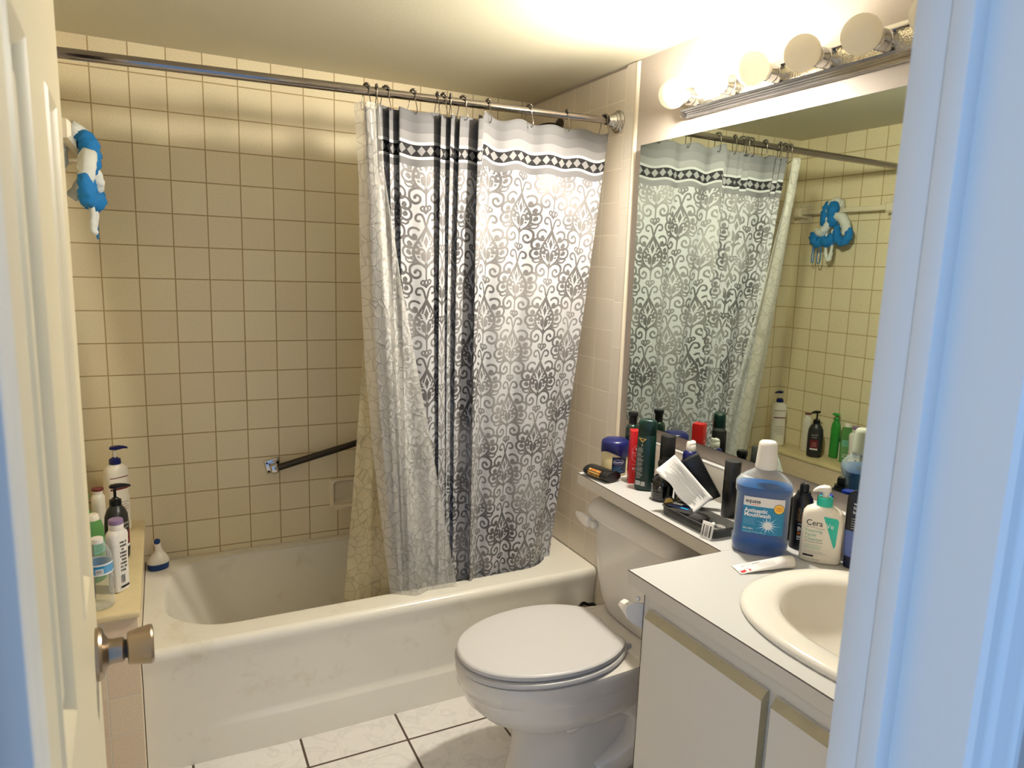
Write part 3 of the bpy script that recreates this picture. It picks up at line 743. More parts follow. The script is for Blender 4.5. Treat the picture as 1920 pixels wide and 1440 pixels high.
# ------------------------------------------------------------------ vanity: cabinet, counter with shelf over the tank, sink
def vs_(p):
    """vanity front is a hair out of square with the wall"""
    x, y, z = p
    return (x + 0.030 * (-1.51 - y) * (x / -0.516), y, z)
def shear(b): b.v = [vs_(p) for p in b.v]; return b
def make_vanity():
    o = (-0.25, -1.88, 0)
    t = thing('vanity_cabinet', 'white laminate vanity cabinet under the sink counter', 'cabinet', o)
    shear(MB().box(-0.489, 0.0, -1.552, -1.536, 0.0, 0.788, 0.001).box(-0.489, 0.0, -2.246, -2.230, 0.0, 0.788, 0.001).box(-0.489, -0.4835, -2.232, -1.550, 0.0, 0.788).box(-0.486, 0.0, -2.232, -1.550, 0.05, 0.068).box(-0.006, 0.0, -2.232, -1.550, 0.05, 0.78)).build('carcass', 'cab', t, off=o)
    shear(MB().box(-0.4895, -0.30, -1.5362, -1.5352, 0.0, 0.782)).build('side_seam', 'seam', t, off=o)
    shear(MB().box(-0.4925, -0.488, -2.246, -1.537, 0.772, 0.7885).box(-0.4935, -0.488, -2.246, -1.585, 0.7735, 0.7765, m=1)).build('top_rail', ['cab', 'cabe'], t, off=o)
    for y0, y1 in ((-1.876, -1.562), (-2.228, -1.896)):
        b = MB()
        pr = [(-0.490, .07), (-0.508, .07), (-0.508, .7325), (-0.496, .7485), (-0.490, .7485)]
        b.loft([[(x, y, z) for x, z in pr] for y in (y0, y1)])
        # raw finger-pull strip along the bevelled top and the free edge
        b.add([(-0.5084, y0, .7328), (-0.4963, y0, .7488), (-0.4963, y1, .7488), (-0.5084, y1, .7328)], [(0, 1, 2, 3)], 1)
        yy = y0 if y0 > -2.0 else y1
        s = -0.0004 if yy == y0 else 0.0004
        b.add([(-0.5083, yy + s, .07), (-0.490, yy + s, .07), (-0.490, yy + s, .7485), (-0.4963, yy + s, .7485), (-0.5083, yy + s, .7325)], [(0, 1, 2, 3, 4)], 1)
        shear(b).build('door', ['cab', 'cabe'], t, smooth=0, off=o)
def make_counter():
    o = (-0.25, -1.7, 0.79)
    t = thing('countertop', 'white laminate counter with a narrow shelf running on over the toilet tank', 'counter', o)
    zt, zb = 0.82, 0.79
    hx, hy, ra, rb = -0.25, -1.92, 0.200, 0.232
    N = 64; P = []; E_ = []
    x0, x1, y0, y1 = -0.516, 0.004, -2.247, -1.510
    for k in range(N):
        a = 2 * PI * k / N; c, q = math.cos(a), math.sin(a)
        E_.append((hx + ra * c, hy + rb * q, zt))
        s = min(((x1 - hx) / c if c > 1e-6 else (x0 - hx) / c if c < -1e-6 else 1e9), ((y1 - hy) / q if q > 1e-6 else (y0 - hy) / q if q < -1e-6 else 1e9))
        P.append([hx + s * c, hy + s * q, zt])
    for cx, cy in ((x0, y0), (x0, y1), (x1, y0), (x1, y1)):                    # snap corners
        k = min(range(N), key=lambda i: (P[i][0] - cx) ** 2 + (P[i][1] - cy) ** 2); P[k] = [cx, cy, zt]
    P = [tuple(p) for p in P]
    b = MB()
    b.loft([E_, P], m=0, cap0=False, cap1=False)
    e2 = [(p[0], p[1], zb) for p in E_]
    b.loft([e2, E_], m=1, cap0=False, cap1=False)
    b.loft([P, [(p[0], p[1], zb) for p in P]], m=1, cap0=False, cap1=False)
    b.loft([[(p[0], p[1], zb) for p in P], e2], m=1, cap0=False, cap1=False)
    b.box(x0 - .0004, x0 + .001, y0, y1 + .0004, zt - .0016, zt + .0002, m=2)
    b.box(x0, -0.26, y1 - .001, y1 + .0004, zt - .0016, zt + .0002, m=2)
    shear(b).build('counter_slab', ['lam', 'lamf', 'seam'], t, smooth=0, off=o)
    s = MB()
    q = [(-0.236, -0.853), (-0.2545, -1.5095), (0.004, -1.5095), (0.004, -0.853)]
    s.add([(x, y, zt) for x, y in q] + [(x, y, 0.786) for x, y in q], [(0, 1, 2, 3)], 0)
    s.add([(x, y, zt) for x, y in q] + [(x, y, 0.786) for x, y in q], [(0, 4, 5, 1), (1, 5, 6, 2), (2, 6, 7, 3), (3, 7, 4, 0), (7, 6, 5, 4)], 1)
    s.add([(q[0][0] - .0004, q[0][1], zt + .0002), (q[1][0] - .0004, q[1][1], zt + .0002), (q[1][0] - .0004, q[1][1], zt - .0016), (q[0][0] - .0004, q[0][1], zt - .0016), (q[0][0] + .0008, q[0][1], zt + .0002), (q[1][0] + .0008, q[1][1], zt + .0002)], [(0, 1, 2, 3), (0, 1, 5, 4)], 2)
    s.build('shelf_slab', ['lam', 'lamf', 'seam'], t, smooth=0, off=o)
    MB().box(-0.014, 0.0055, -2.247, -0.853, zt, 0.918, 0.001, m=0).box(-0.0145, 0.0055, -2.247, -0.853, 0.9165, 0.9195, 0.0006, m=1).build('backsplash', ['lamf', 'lam'], t, off=o)
def make_sink():
    o = (-0.25, -1.92, 0.82)
    t = thing('sink', 'cream oval drop-in sink set in the white counter', 'sink', o)
    def L(a, bb, z, n=2.3, dx=0): return se(a, bb, z, n, 72, -0.25 + dx, -1.92)
    loops = [L(.2235, .257, .8203), L(.2255, .2590, .823), L(.2255, .2590, .8275), L(.222, .2555, .8325), L(.214, .2475, .8350), L(.200, .234, .8352, 2.25), L(.180, .215, .8335, 2.2, .006), L(.170, .205, .829, 2.1, .008), L(.165, .200, .820, 2.05, .009),
             L(.158, .192, .79, 2, .01), L(.142, .172, .75, 2, .012), L(.112, .136, .712, 2, .014), L(.07, .085, .692, 2, .016), L(.022, .022, .686, 2, .018)]
    shear(MB().loft(loops, cap0=False)).build('basin', 'white_sink', t, smooth=50, off=o, flip=False)
    shear(MB().lathe([(.001, 0), (.022, 0), (.021, .003), (.012, .002), (.001, .002)], 28, c=(-0.232, -1.92, .6865))).build('drain', 'chrome', t, off=o)
M['white_sink'] = pm('sink_porcelain', (230, 225, 213), 0.12, coat=0.4)
make_vanity(); make_counter(); make_sink()

# ------------------------------------------------------------------ toilet
TY = -1.09
def egg(xf, xr, xm, hw, hr, z, N=48):
    out = []
    for k in range(N):
        a = 2 * PI * k / N; c, q = math.cos(a), math.sin(a)
        if c < 0:
            x = xm + (xm - xf) * c; y = hw * math.copysign(abs(q) ** 0.92, q)
        else:
            sa = math.acos(min(1, abs(q))) / (PI / 2); sg = math.copysign(1, q)
            kk = math.sqrt(max(0, 1 - (hr / hw) ** 2))
            if sa < 0.74:
                u = math.sin(sa / 0.74 * PI / 2); x = xm + (xr - xm) * u; y = sg * hw * math.sqrt(1 - (kk * u) ** 2)
            else:
                tt = (sa - 0.74) / 0.26; x = xr; y = sg * hr * (1 - tt)
        out.append((x, TY + y, z))
    return out
def make_toilet():
    o = (-0.36, TY, 0)
    t = thing('toilet', 'white two-piece toilet with closed lid between the tub and the vanity', 'toilet', o)
    S = [(0, -.585, -.10, -.36, .104, .10), (.012, -.588, -.10, -.36, .106, .10), (.03, -.575, -.11, -.36, .098, .09), (.10, -.560, -.12, -.36, .088, .08), (.17, -.556, -.12, -.37, .088, .08), (.205, -.565, -.12, -.38, .100, .085),
         (.235, -.615, -.12, -.42, .138, .09), (.262, -.662, -.11, -.44, .163, .10), (.300, -.698, -.09, -.45, .176, .11), (.336, -.712, -.06, -.455, .180, .12), (.342, -.713, -.06, -.455, .1805, .12), (.347, -.720, -.05, -.455, .1845, .12), (.385, -.724, -.03, -.455, .1855, .13), (.396, -.720, -.03, -.455, .183, .13), (.398, -.710, -.03, -.455, .176, .125)]
    MB().loft([egg(xf, xr, xm, hw, hr, z) for z, xf, xr, xm, hw, hr in S]).build('bowl', 'toilet', t, smooth=50, off=o)
    for s in (-1, 1):
        b = MB()
        p = catmull([(-.43, TY + s * .060, .20), (-.36, TY + s * .085, .255), (-.27, TY + s * .098, .265), (-.20, TY + s * .102, .215), (-.20, TY + s * .102, .13), (-.26, TY + s * .092, .07), (-.33, TY + s * .08, .04)], 7)
        b.tube(p, [0.036 + 0.014 * math.sin(PI * i / (len(p) - 1)) for i in range(len(p))], 18)
        b.loft([egg(-.41, -.05, -.22, .140, .12, z) if False else [(q[0], q[1], z) for q in se(.19 - k, .145 - k, z, 2.6, 40, -.21, TY)] for z, k in ((0, 0), (.018, .002), (.03, .012), (.036, .03))])
        if s < 0: b.build('trapway', 'toilet', t, smooth=50, off=o)
    MB().lathe([(.013, 0), (.0145, .002), (.0135, .016), (.009, .021), (.001, .022)], 24, c=(-.243, -1.222, .018)).build('bolt_cap', 'wplast', t, off=o)
    def seat(z0, z1, xf, xr, hw, hr, name, mat, rd=.006):
        L = [egg(xf + k, xr - k, -.455, hw - k, hr - k, z) for z, k in ((z0, rd), (z0 + rd * .4, rd * .2), (z0 + rd, 0), (z1 - rd, 0), (z1 - rd * .3, rd * .3), (z1, rd))]
        return MB().loft(L).build(name, mat, t, smooth=40, off=o)
    seat(.400, .417, -.728, -.262, .186, .105, 'seat', 'lid', .008)
    for y in (.06, -.06):
        MB().box(-.27, -.45, TY + y - .01, TY + y + .01, .396, .401, .001).build('seat_bumper', 'dark', t, off=o)
    # lid with a slight dome
    L = [egg(-.722 + k, -.268 - k, -.455, .180 - k, .104 - k, z) for z, k in ((.4215, .004), (.423, .0), (.433, .0), (.4365, .003), (.4375, .007))]
    c0 = L[-1]
    for f_, z in ((.8, .4388), (.5, .4402), (.2, .4408)):
        L.append([(-.475 + (p[0] + .475) * f_, TY + (p[1] - TY) * f_, z) for p in c0])
    MB().loft(L).build('lid', 'lid', t, smooth=40, off=o)
    for y in (.075, -.075):
        MB().tube([(-.252, TY + y - .022, .408), (-.252, TY + y + .022, .408)], .011, 14).box(-.27, -.235, TY + y - .016, TY + y + .016, .396, .404, .003).build('hinge', 'lid', t, off=o)
    MB().box(-.262, -.02, TY - .155, TY + .155, .352, .402, .015, 3).build('tank_deck', 'toilet', t, off=o)
    S = [(.398, .070, .110, 3.0), (.402, .082, .135, 3.2), (.412, .088, .150, 3.6), (.440, .092, .166, 4.2), (.50, .096, .180, 5), (.58, .099, .192, 5.5), (.66, .102, .201, 6), (.700, .104, .204, 6)]
    MB().loft([se(rx, ry, z, n, 64, -.108, TY) for z, rx, ry, n in S]).build('tank', 'toilet', t, smooth=50, off=o); tk_ = LAST[0]
    S = [(.698, .106, .206, 6), (.700, .113, .213, 6), (.707, .1165, .2165, 6), (.716, .1165, .2165, 6), (.728, .114, .2145, 5.5), (.740, .107, .209, 5), (.749, .097, .200, 4.6), (.755, .083, .186, 4.3), (.758, .06, .16, 4)]
    MB().loft([se(rx, ry, z, n, 64, -.118, TY) for z, rx, ry, n in S]).build('tank_lid', 'toilet', t, smooth=50, off=o)
    MB().lathe([(.001, 0), (.012, 0), (.012, .010), (.001, .011)], 20, T=Matrix.Translation((-.212, -.928, .672)) @ Matrix.Rotation(-PI / 2, 4, 'Y')).build('lever_boss', 'wplast', tk_, off=o)
    sec = [(-.918, .010, .017), (-.905, .011, .018), (-.885, .009, .015), (-.862, .005, .009), (-.855, .002, .004)]
    MB().loft([[(-.224 - .012 * i / 4 + hx * c[0], y, .674 + .004 * i + hz * c[1]) for c in ((1, .6), (.4, 1), (-.4, 1), (-1, .5), (-1, -.7), (1, -.7))] for i, (y, hx, hz) in enumerate(sec)]).build('flush_lever', 'wplast', tk_, smooth=20, off=o)
    MB().lathe([(.001, 0), (.02, 0), (.018, .004), (.006, .006), (.001, .006)], 20, T=Matrix.Translation((-0.0, -.93, .16)) @ Matrix.Rotation(-PI / 2, 4, 'Y')).build('water_valve', 'chrome', t, off=o)
make_toilet()

# ------------------------------------------------------------------ shower curtain and liner
CTOP = [(-.034, -.624), (-.070, -.632), (-.105, -.628), (-.165, -.618), (-.225, -.631), (-.275, -.634), (-.318, -.621), (-.36, -.634), (-.41, -.637), (-.455, -.630), (-.495, -.650), (-.517, -.664), (-.508, -.640), (-.488, -.612), (-.505, -.606), (-.545, -.630), (-.572, -.652), (-.568, -.632), (-.550, -.610), (-.565, -.606), (-.585, -.632), (-.600, -.650), (-.596, -.630), (-.580, -.610), (-.595, -.606), (-.615, -.632), (-.632, -.652), (-.626, -.630), (-.608, -.610), (-.625, -.606),
        (-.655, -.630), (-.690, -.645), (-.725, -.646), (-.758, -.656), (-.754, -.634), (-.735, -.612), (-.750, -.606), (-.772, -.632), (-.788, -.652), (-.784, -.630), (-.768, -.610), (-.784, -.606), (-.806, -.634), (-.822, -.652), (-.818, -.630), (-.806, -.610), (-.825, -.604), (-.850, -.600)]
CTOP = [(x, y) if x > -.50 else (x, -.632 + (y + .632) * .62) for x, y in CTOP]
def pw(x, ks):
    for (a, va), (b, vb) in zip(ks, ks[1:]):
        if x >= b: return va + (vb - va) * (x - a) / (b - a)
    return ks[-1][1]
def make_curtain():
    t = thing('shower_curtain', 'grey and white damask shower curtain with a black diamond border, bunched to the right', 'shower curtain', (-0.45, ROD_Y, 1.9))
    o = (-0.45, ROD_Y, 1.9)
    top = catmull(CTOP, 9)
    L = np.concatenate([[0], np.cumsum(np.hypot(*np.diff(top, axis=0).T))])
    KB = [(-.034, -.122), (-.165, -.215), (-.517, -.462), (-.640, -.575), (-.76, -.665), (-.858, -.722)]
    H = 1.71; NT = 110; P = []; UV = []
    for j in range(NT + 1):
        q = j / NT; row = []; z0 = 0
        for (x, y), l in zip(top, L):
            xb = pw(x, KB)
            g = q ** 1.15
            fold = (y + 0.625)
            yb = -.512 + fold * 0.62 + .012 * math.sin(x * 40)
            edge = max(0.0, (x + .16) / .126)
            yb += .05 * edge ** 1.5
            # extra soft folds that grow downward in the wide panel
            wob = (math.sin((l - .02) * 2 * PI / .135 + .4) * .014 + math.sin(l * 2 * PI / .31 + 1.0) * .010) * min(1, q * 1.6) * (1 if x > -.52 else .5)
            xx = x + (xb - x) * g + wob * .25 * q
            yy = y + (yb - y) * (q ** 0.9) + wob
            # the top hem droops between hooks
            zt = 1.885 + .004 * math.cos(l * 2 * PI / .15) + (.012 if x > -.5 else 0) * (1 if True else 0)
            drape = .007 * math.sin((x + .034) * 2 * PI / .125) * (1 - q) if x > -.5 else 0
            row.append((xx, yy, zt + drape - q * H)); UV.append((l, q * H))
        P.append(row)
    b = MB(); b.grid(P); b.uv = UV
    ob = b.build('cloth', 'damask', t, smooth=180, off=o)
    s = ob.modifiers.new('thickness', 'SOLIDIFY'); s.thickness = 0.0008
make_curtain()
def make_liner():
    t = thing('shower_liner', 'clear pebbled plastic liner wrapped over the left edge of the damask curtain', 'curtain liner', (-0.85, ROD_Y, 1.88))
    o = (-0.85, ROD_Y, 1.88)
    # flap that wraps in front of the cloth
    b = MB(); P = []; UV = []; H = 1.70
    nu, nt = 44, 100
    for j in range(nt + 1):
        q = j / nt; row = []
        xl = pw(-q, [(0, -.884), (-.12, -.868), (-.25, -.862), (-.42, -.845), (-.6, -.815), (-.88, -.752), (-1, -.735)])
        xr = pw(-q, [(0, -.822), (-.10, -.808), (-.30, -.745), (-.55, -.650), (-.88, -.532), (-1, -.50)])
        for i in range(nu + 1):
            u = i / nu
            x = xl + (xr - xl) * u
            yb = -.655 + (-.575 + .655) * min(1, q / .88) 
            y = yb - .006 + (.010 * math.sin(u * 2 * PI * 1.6 + .5 + q) + .004 * math.sin(u * 17 + q * 6)) * (0.5 + .5 * q) - .010 * math.sin(PI * u)
            if u < .12: y += (.12 - u) * .25
            row.append((x, y, 1.884 - q * H)); UV.append((u * (.10 + .22 * q), q * H))
        P.append(row)
    b.grid(P); b.uv = UV
    b.build('front_flap', 'liner', t, smooth=180, off=o)
    b = MB(); P = []; UV = []
    for j in range(nt + 1):
        q = j / nt; row = []
        xl = pw(-q, [(0, -.82), (-.30, -.825), (-.48, -.842), (-.7, -.865), (-.88, -.888), (-1, -.90)])
        xr = pw(-q, [(0, -.50), (-.88, -.42), (-1, -.40)])
        for i in range(nu + 1):
            u = i / nu
            x = xl + (xr - xl) * u
            y = -.585 + .10 * q + .010 * math.sin(u * 26 + q * 3) + .006 * math.sin(u * 9)
            row.append((x, y, 1.875 - q * H)); UV.append((u * .5, q * H))
        P.append(row)
    b.grid(P); b.uv = UV
    b.build('rear_sheet', 'liner2', t, smooth=180, off=o)
make_liner()
def make_hook(x, tilt):
    b = MB(); z = rod_z(x)
    o = (x, ROD_Y, z)
    h = thing('curtain_hook', 'x', 'curtain hook', o, 0)
    pth = [(tilt * .5, -.006, -.046), (tilt * .4, -.013, -.050), (tilt * .3, -.021, -.040), (0, -.0165, -.012), (0, -.0165, .004), (0, -.012, .0135), (0, 0, .0172), (0, .012, .0135), (0, .0165, .004), (0, .0165, -.012), (-tilt * .3, .021, -.040), (-tilt * .4, .012, -.051), (-tilt * .5, .002, -.046)]
    MB().tube(catmull(pth, 5), .00125, 8).build('wire', 'steel', h)
    bb = MB()
    for k in range(5):
        a = math.radians(90 + (k - 2) * 27)
        bb.sphere((0, .0185 * math.cos(a), .0185 * math.sin(a)), .0042, seg=12, rings=8)
    bb.build('roller_balls', 'steel', h)
    return h
def make_hooks():
    xs = [-.057, -.200, -.338, -.478, -.560, -.598, -.622, -.640, -.715, -.795, -.820, -.850]
    lab = ['curtain hook nearest the end flange on the right wall', 'second hook from the right end flange, over the flat panel', 'third hook from the right end flange, over the flat panel', 'hook just right of the deep fold in the curtain',
           'right hand hook of the tight cluster at the curtain centre', 'second from the right in the central hook cluster', 'third from the right in the central hook cluster', 'left hand hook of the central hook cluster',
           'lone hook over the flat pleat left of the central cluster', 'right hook of the three above the clear liner', 'middle hook of the three above the clear liner', 'last hook at the left end, above the clear liner']
    h0 = None
    for i, (x, l) in enumerate(zip(xs, lab)):
        if h0 is None: h = h0 = make_hook(x, 0.01)
        else:
            h = h0.copy(); COL.objects.link(h)
            for ch in list(h0.children):
                c = ch.copy(); COL.objects.link(c); c.parent = h
        h.location = (x, ROD_Y, rod_z(x)); h.rotation_euler = (0, 0, [.1, -.15, .2, .05, .35, -.3, .2, -.1, .25, .4, -.2, .3][i])
        tag(h, 'steel ' + l if not l.startswith('steel') else l, 'curtain hook', 'curtain hooks along the rod')
make_hooks()

# ------------------------------------------------------------------ toiletries on the shelf and counter
ZT = 0.8203
FACE = math.atan2(-0.775, 0.632)          # turned so the front looks at the doorway
def bottle(name, label, cat, loc, rz, secs, mat, part='body', group=None, smooth=50):
    t = thing(name, label, cat, loc, rz, group)
    B = Body(secs)
    B.mb().build(part, mat, t, smooth=smooth)
    return t, B
def pump(t, z, r, mat, reach=.038, hd=1, stem_m=None, h=.045, T0=None):
    """collar, stem and nozzle of a pump dispenser, nozzle to local +X*hd"""
    T_ = T0 or Matrix.Identity(4)
    MB().lathe([(.001, z), (r, z), (r * 1.02, z + .004), (r * .98, z + .016), (r * .6, z + .019), (r * .5, z + .022), (.001, z + .022)], 26, T=T_).build('collar', mat, t); t = LAST[0]
    MB().lathe([(.001, z + .02), (.0042, z + .02), (.0042, z + h), (.001, z + h)], 14, T=T_).build('stem', stem_m or mat, t)
    S = []
    for x, hy, h0, h1 in ((-.014, .006, .002, .008), (-.010, .0105, 0, .011), (.004, .0115, -.002, .0125), (.016, .009, 0, .0125), (reach * .75, .0055, .002, .0105), (reach, .004, .001, .0075), (reach + .003, .0025, .001, .004)):
        S.append([(hd * x, hy * c, z + h + (h0 + h1) / 2 + (h1 - h0) / 2 * q) for c, q in ((-1, -.6), (-.6, -1), (.6, -1), (1, -.6), (1, .6), (.5, 1), (-.5, 1), (-1, .6))])
    MB().loft(S, T=T_).build('pump_nozzle', mat, t, smooth=40)

def make_mouthwash():
    S = [(0, .050, .034, 3), (.002, .056, .039, 3.2), (.008, .0605, .042, 3.4), (.030, .0625, .043, 3.6), (.034, .0600, .0412, 3.6), (.040, .0590, .0405, 3.6), (.140, .0590, .0405, 3.6), (.146, .0625, .043, 3.6), (.160, .0625, .043, 3.4), (.168, .058, .041, 3.0), (.182, .042, .033, 2.4), (.194, .0235, .0235, 2), (.200, .021, .021, 2)]
    t = thing('mouthwash_bottle', 'large clear bottle of blue mouthwash with a white cap on the counter', 'bottle', (-.165, -1.535, ZT), FACE + .10)
    B = Body(S); B.mb().build('bottle', 'clear', t, smooth=40)
    k = .0016
    LQ = [(z + (k if i == 0 else 0), rx - k, ry - k, n) for i, (z, rx, ry, n) in enumerate(S) if z < .158] + [(.158, .0605, .041, 3.4)]
    Body(LQ).mb().build('liquid', 'liquid', t, smooth=40)
    A = Art(B.y)
    A.rect(-.042, .046, .052, .136, 'bluelab', 12, 6)
    A.rect(-.042, .0455, .116, .137, 'wpaper', 12, 2)
    A.text('equate', -.038, .1235, .0125, 'dkink', bold=.02, sx=.95)
    A.rect(-.026, -.008, .1185, .1205, 'pink', 4, 1)
    A.disc(.034, .1145, .0115, 'dkink'); A.disc(.034, .1145, .0105, 'yellow')
    for q in (.118, .1145, .111): A.rect(.0275, .0405, q - .0008, q + .0008, 'orange', 4, 1)
    A.text('Antiseptic', -.039, .1015, .0135, 'wink', bold=.03, sx=.9)
    A.text('Mouthwash', -.039, .0915, .0135, 'wink', bold=.03, sx=.9)
    st = []
    for i in range(28):
        a = 2 * PI * i / 28; r = (.030 if i % 4 == 0 else .022) if i % 2 == 0 else .0105
        st.append((.013 + r * math.cos(a), .074 + r * math.sin(a) * .86))
    A.poly(st, 'lblue')
    A.poly([(.013 + (x - .013) * .66, .074 + (z - .074) * .66) for x, z in st], 'wink'); A.disc(.013, .074, .0085, 'wink')
    A.lines(-.039, -.012, .072, .088, 7, 'lblue', .0008)
    A.text('Blue Mint', -.039, .0615, .0055, 'wink', bold=.02)
    A.text('1.5 L (1 QT 1 PT 2.7 FL OZ)', -.039, .0545, .0036, 'wink')
    A.build('label', t)
    MB().lathe([(.001, .197), (.0238, .197), (.0245, .199), (.0240, .204), (.0205, .250), (.0195, .256), (.016, .2595), (.001, .2600)], 40).build('cap', 'wplast', t, smooth=40)
make_mouthwash()
def make_cleanser():
    S = [(0, .038, .0185, 3), (.002, .0415, .0215, 3.4), (.006, .043, .0225, 3.8), (.100, .0425, .0225, 3.8), (.112, .0415, .022, 3.4), (.121, .036, .0205, 2.8), (.127, .026, .0175, 2.3), (.130, .018, .0155, 2)]
    t, B = bottle('face_cleanser', 'white pump bottle of facial cleanser with a teal collar beside the sink', 'bottle', (-.082, -1.634, ZT), FACE + .02, S, 'cream')
    A = Art(B.y)
    A.poly([(.000, .1100), (.026, .1085), (.0295, .106), (.0315, .101), (.0295, .046), (.026, .040)], 'teal')
    A.text('Cera', -.034, .0865, .0185, 'dkink', sx=.92, bold=.005); A.text('Ve', .0065, .0845, .0165, 'wink', sx=.9)
    A.line([(-.033, .0835), (.004, .0805)], .0007, 'grey')
    for i, w in enumerate(('Foaming', 'Facial', 'Cleanser')): A.text(w, -.034, .0715 - .0096 * i, .0098, 'greenink', sx=1.05)
    A.text('For Normal to Oily Skin', -.034, .0475, .0038, 'dkink')
    A.text('cleanses & removes oil', -.034, .0405, .0038, 'greenink'); A.text('without disrupting the', -.034, .0365, .0038, 'greenink'); A.text('protective skin barrier', -.034, .0325, .0038, 'greenink')
    A.lines(-.034, .012, .022, .029, 2, 'lgrey', .0008)
    A.rect(-.035, -.013, .0145, .0185, 'dkink', 4, 1); A.text('12 FL OZ (355 mL)', -.034, .0075, .0042, 'grey')
    A.build('label', t)
    MB().lathe([(.001, .1295), (.0165, .1295), (.0168, .131), (.0162, .1475), (.015, .149), (.001, .149)], 32).build('collar', 'teal', t); t = LAST[0]
    MB().lathe([(.001, .148), (.0075, .148), (.0075, .163), (.001, .163)], 20).build('stem', 'wplast', t)
    P_ = []
    for x, hy, h0, h1 in ((.010, .006, .163, .171), (.006, .0095, .161, .1745), (-.004, .0095, .161, .1755), (-.014, .0075, .1605, .172), (-.022, .0055, .1585, .1665), (-.0265, .003, .157, .161)):
        P_.append([(x, hy * c, (h0 + h1) / 2 + (h1 - h0) / 2 * q) for c, q in ((-1, -.6), (-.6, -1), (.6, -1), (1, -.6), (1, .6), (.5, 1), (-.5, 1), (-1, .6))])
    MB().loft(P_).build('pump_nozzle', 'wplast', t, smooth=50)
make_cleanser()
def make_spray():
    S = [(0, .020, .020, 2), (.002, .0225, .0225, 2), (.112, .0225, .0225, 2), (.120, .0215, .0215, 2), (.127, .018, .018, 2), (.130, .0155, .0155, 2), (.136, .0155, .0155, 2)]
    t, B = bottle('body_spray', 'black body spray can with white lettering between mouthwash and cleanser', 'spray can', (-.062, -1.560, ZT), FACE + .15, S, 'black')
    A = Art(B.y)
    for i in range(13):
        x = -.013 + .0022 * i; A.line([(x, .070), (x + .002 * math.sin(i * 2), .085), (x + .001, .098 + .006 * math.sin(i))], .0006, 'amber' if i % 3 else 'grey')
    A.text('ENGAGE', -.010, .048, .0135, 'wink', sx=.55, bold=.02); A.text('XX', -.010, .0385, .0095, 'orange', bold=.03)
    A.lines(-.010, .008, .030, .036, 2, 'wink', .0016); A.rect(-.010, .000, .0265, .0285, 'wink', 3, 1); A.rect(-.010, -.001, .0635, .0650, 'lgrey', 3, 1)
    A.build('label', t)
    MB().lathe([(.001, .135), (.0098, .135), (.0105, .137), (.0105, .150), (.0085, .155), (.006, .1535), (.001, .1535)], 24).build('nozzle_cap', 'black', t)
make_spray()
def make_smallblack():
    S = [(0, .016, .016, 2), (.002, .018, .018, 2), (.080, .018, .018, 2), (.086, .016, .016, 2)]
    t, B = bottle('small_bottle', 'short black bottle just behind the blue mouthwash', 'bottle', (-.048, -1.502, ZT), 0, S, 'black')
    MB().lathe([(.001, .086), (.0145, .086), (.0145, .103), (.013, .105), (.001, .105)], 24).build('cap', 'char', t)
make_smallblack()
def make_bluecap():
    S = [(0, .015, .015, 2), (.002, .017, .017, 2), (.095, .017, .017, 2), (.104, .0145, .0145, 2), (.108, .0125, .0125, 2)]
    t, B = bottle('lotion_bottle', 'bright blue capped bottle standing behind the facial cleanser', 'bottle', (-.034, -1.600, ZT), 0, S, 'blue')
    MB().lathe([(.001, .107), (.0145, .107), (.0148, .110), (.0142, .136), (.0125, .1385), (.001, .139)], 28).build('cap', 'blue', t)
make_bluecap()
def make_tube():
    S = [(.026, .021, .0125, 2.2), (.030, .0235, .0130, 2.2), (.085, .0255, .0095, 2.2), (.130, .0265, .0050, 2.2), (.158, .0262, .0024, 2.2), (.168, .0225, .0022, 2.2), (.174, .0150, .002, 2.2), (.177, .006, .0016, 2.2)]
    t = thing('wash_tube', 'dark tube with a blue lower half standing on its cap beside the cleanser', 'tube', (-.0420, -1.692, ZT), FACE - .05)
    B = Body(S)
    mb = MB(); lo = [q for q in S if q[0] <= .085]; hi = [q for q in S if q[0] >= .085]
    mb.loft([se(rx, ry, z, n, 40) for z, rx, ry, n in lo], 1, cap1=False); mb.loft([se(rx, ry, z, n, 40) for z, rx, ry, n in hi], 0, cap0=False)
    mb.build('tube_body', ['black', 'blueft'], t)
    A = Art(B.y)
    A.disc(.010, .166, .004, 'grey', 14); A.disc(.010, .166, .0032, 'dark', 14)
    for i, w in enumerate(('water', 'for', 'body')): A.text(w, -.013, .143 - .0095 * i, .0095, 'wink', rot=-.08, bold=.01)
    A.lines(-.014, .018, .088, .115, 5, 'lgrey', .0012)
    A.lines(-.010, .014, .055, .080, 4, 'sky', .0008); A.text('NET', -.010, .036, .006, 'navyd', bold=.02)
    A.build('label', t)
    MB().loft([se(rx, ry, z, n, 36) for z, rx, ry, n in ((0, .019, .012, 2.4), (.002, .021, .0135, 2.4), (.026, .0215, .0135, 2.4), (.027, .02, .012, 2.4))]).build('cap', 'navyd', t)
make_tube()
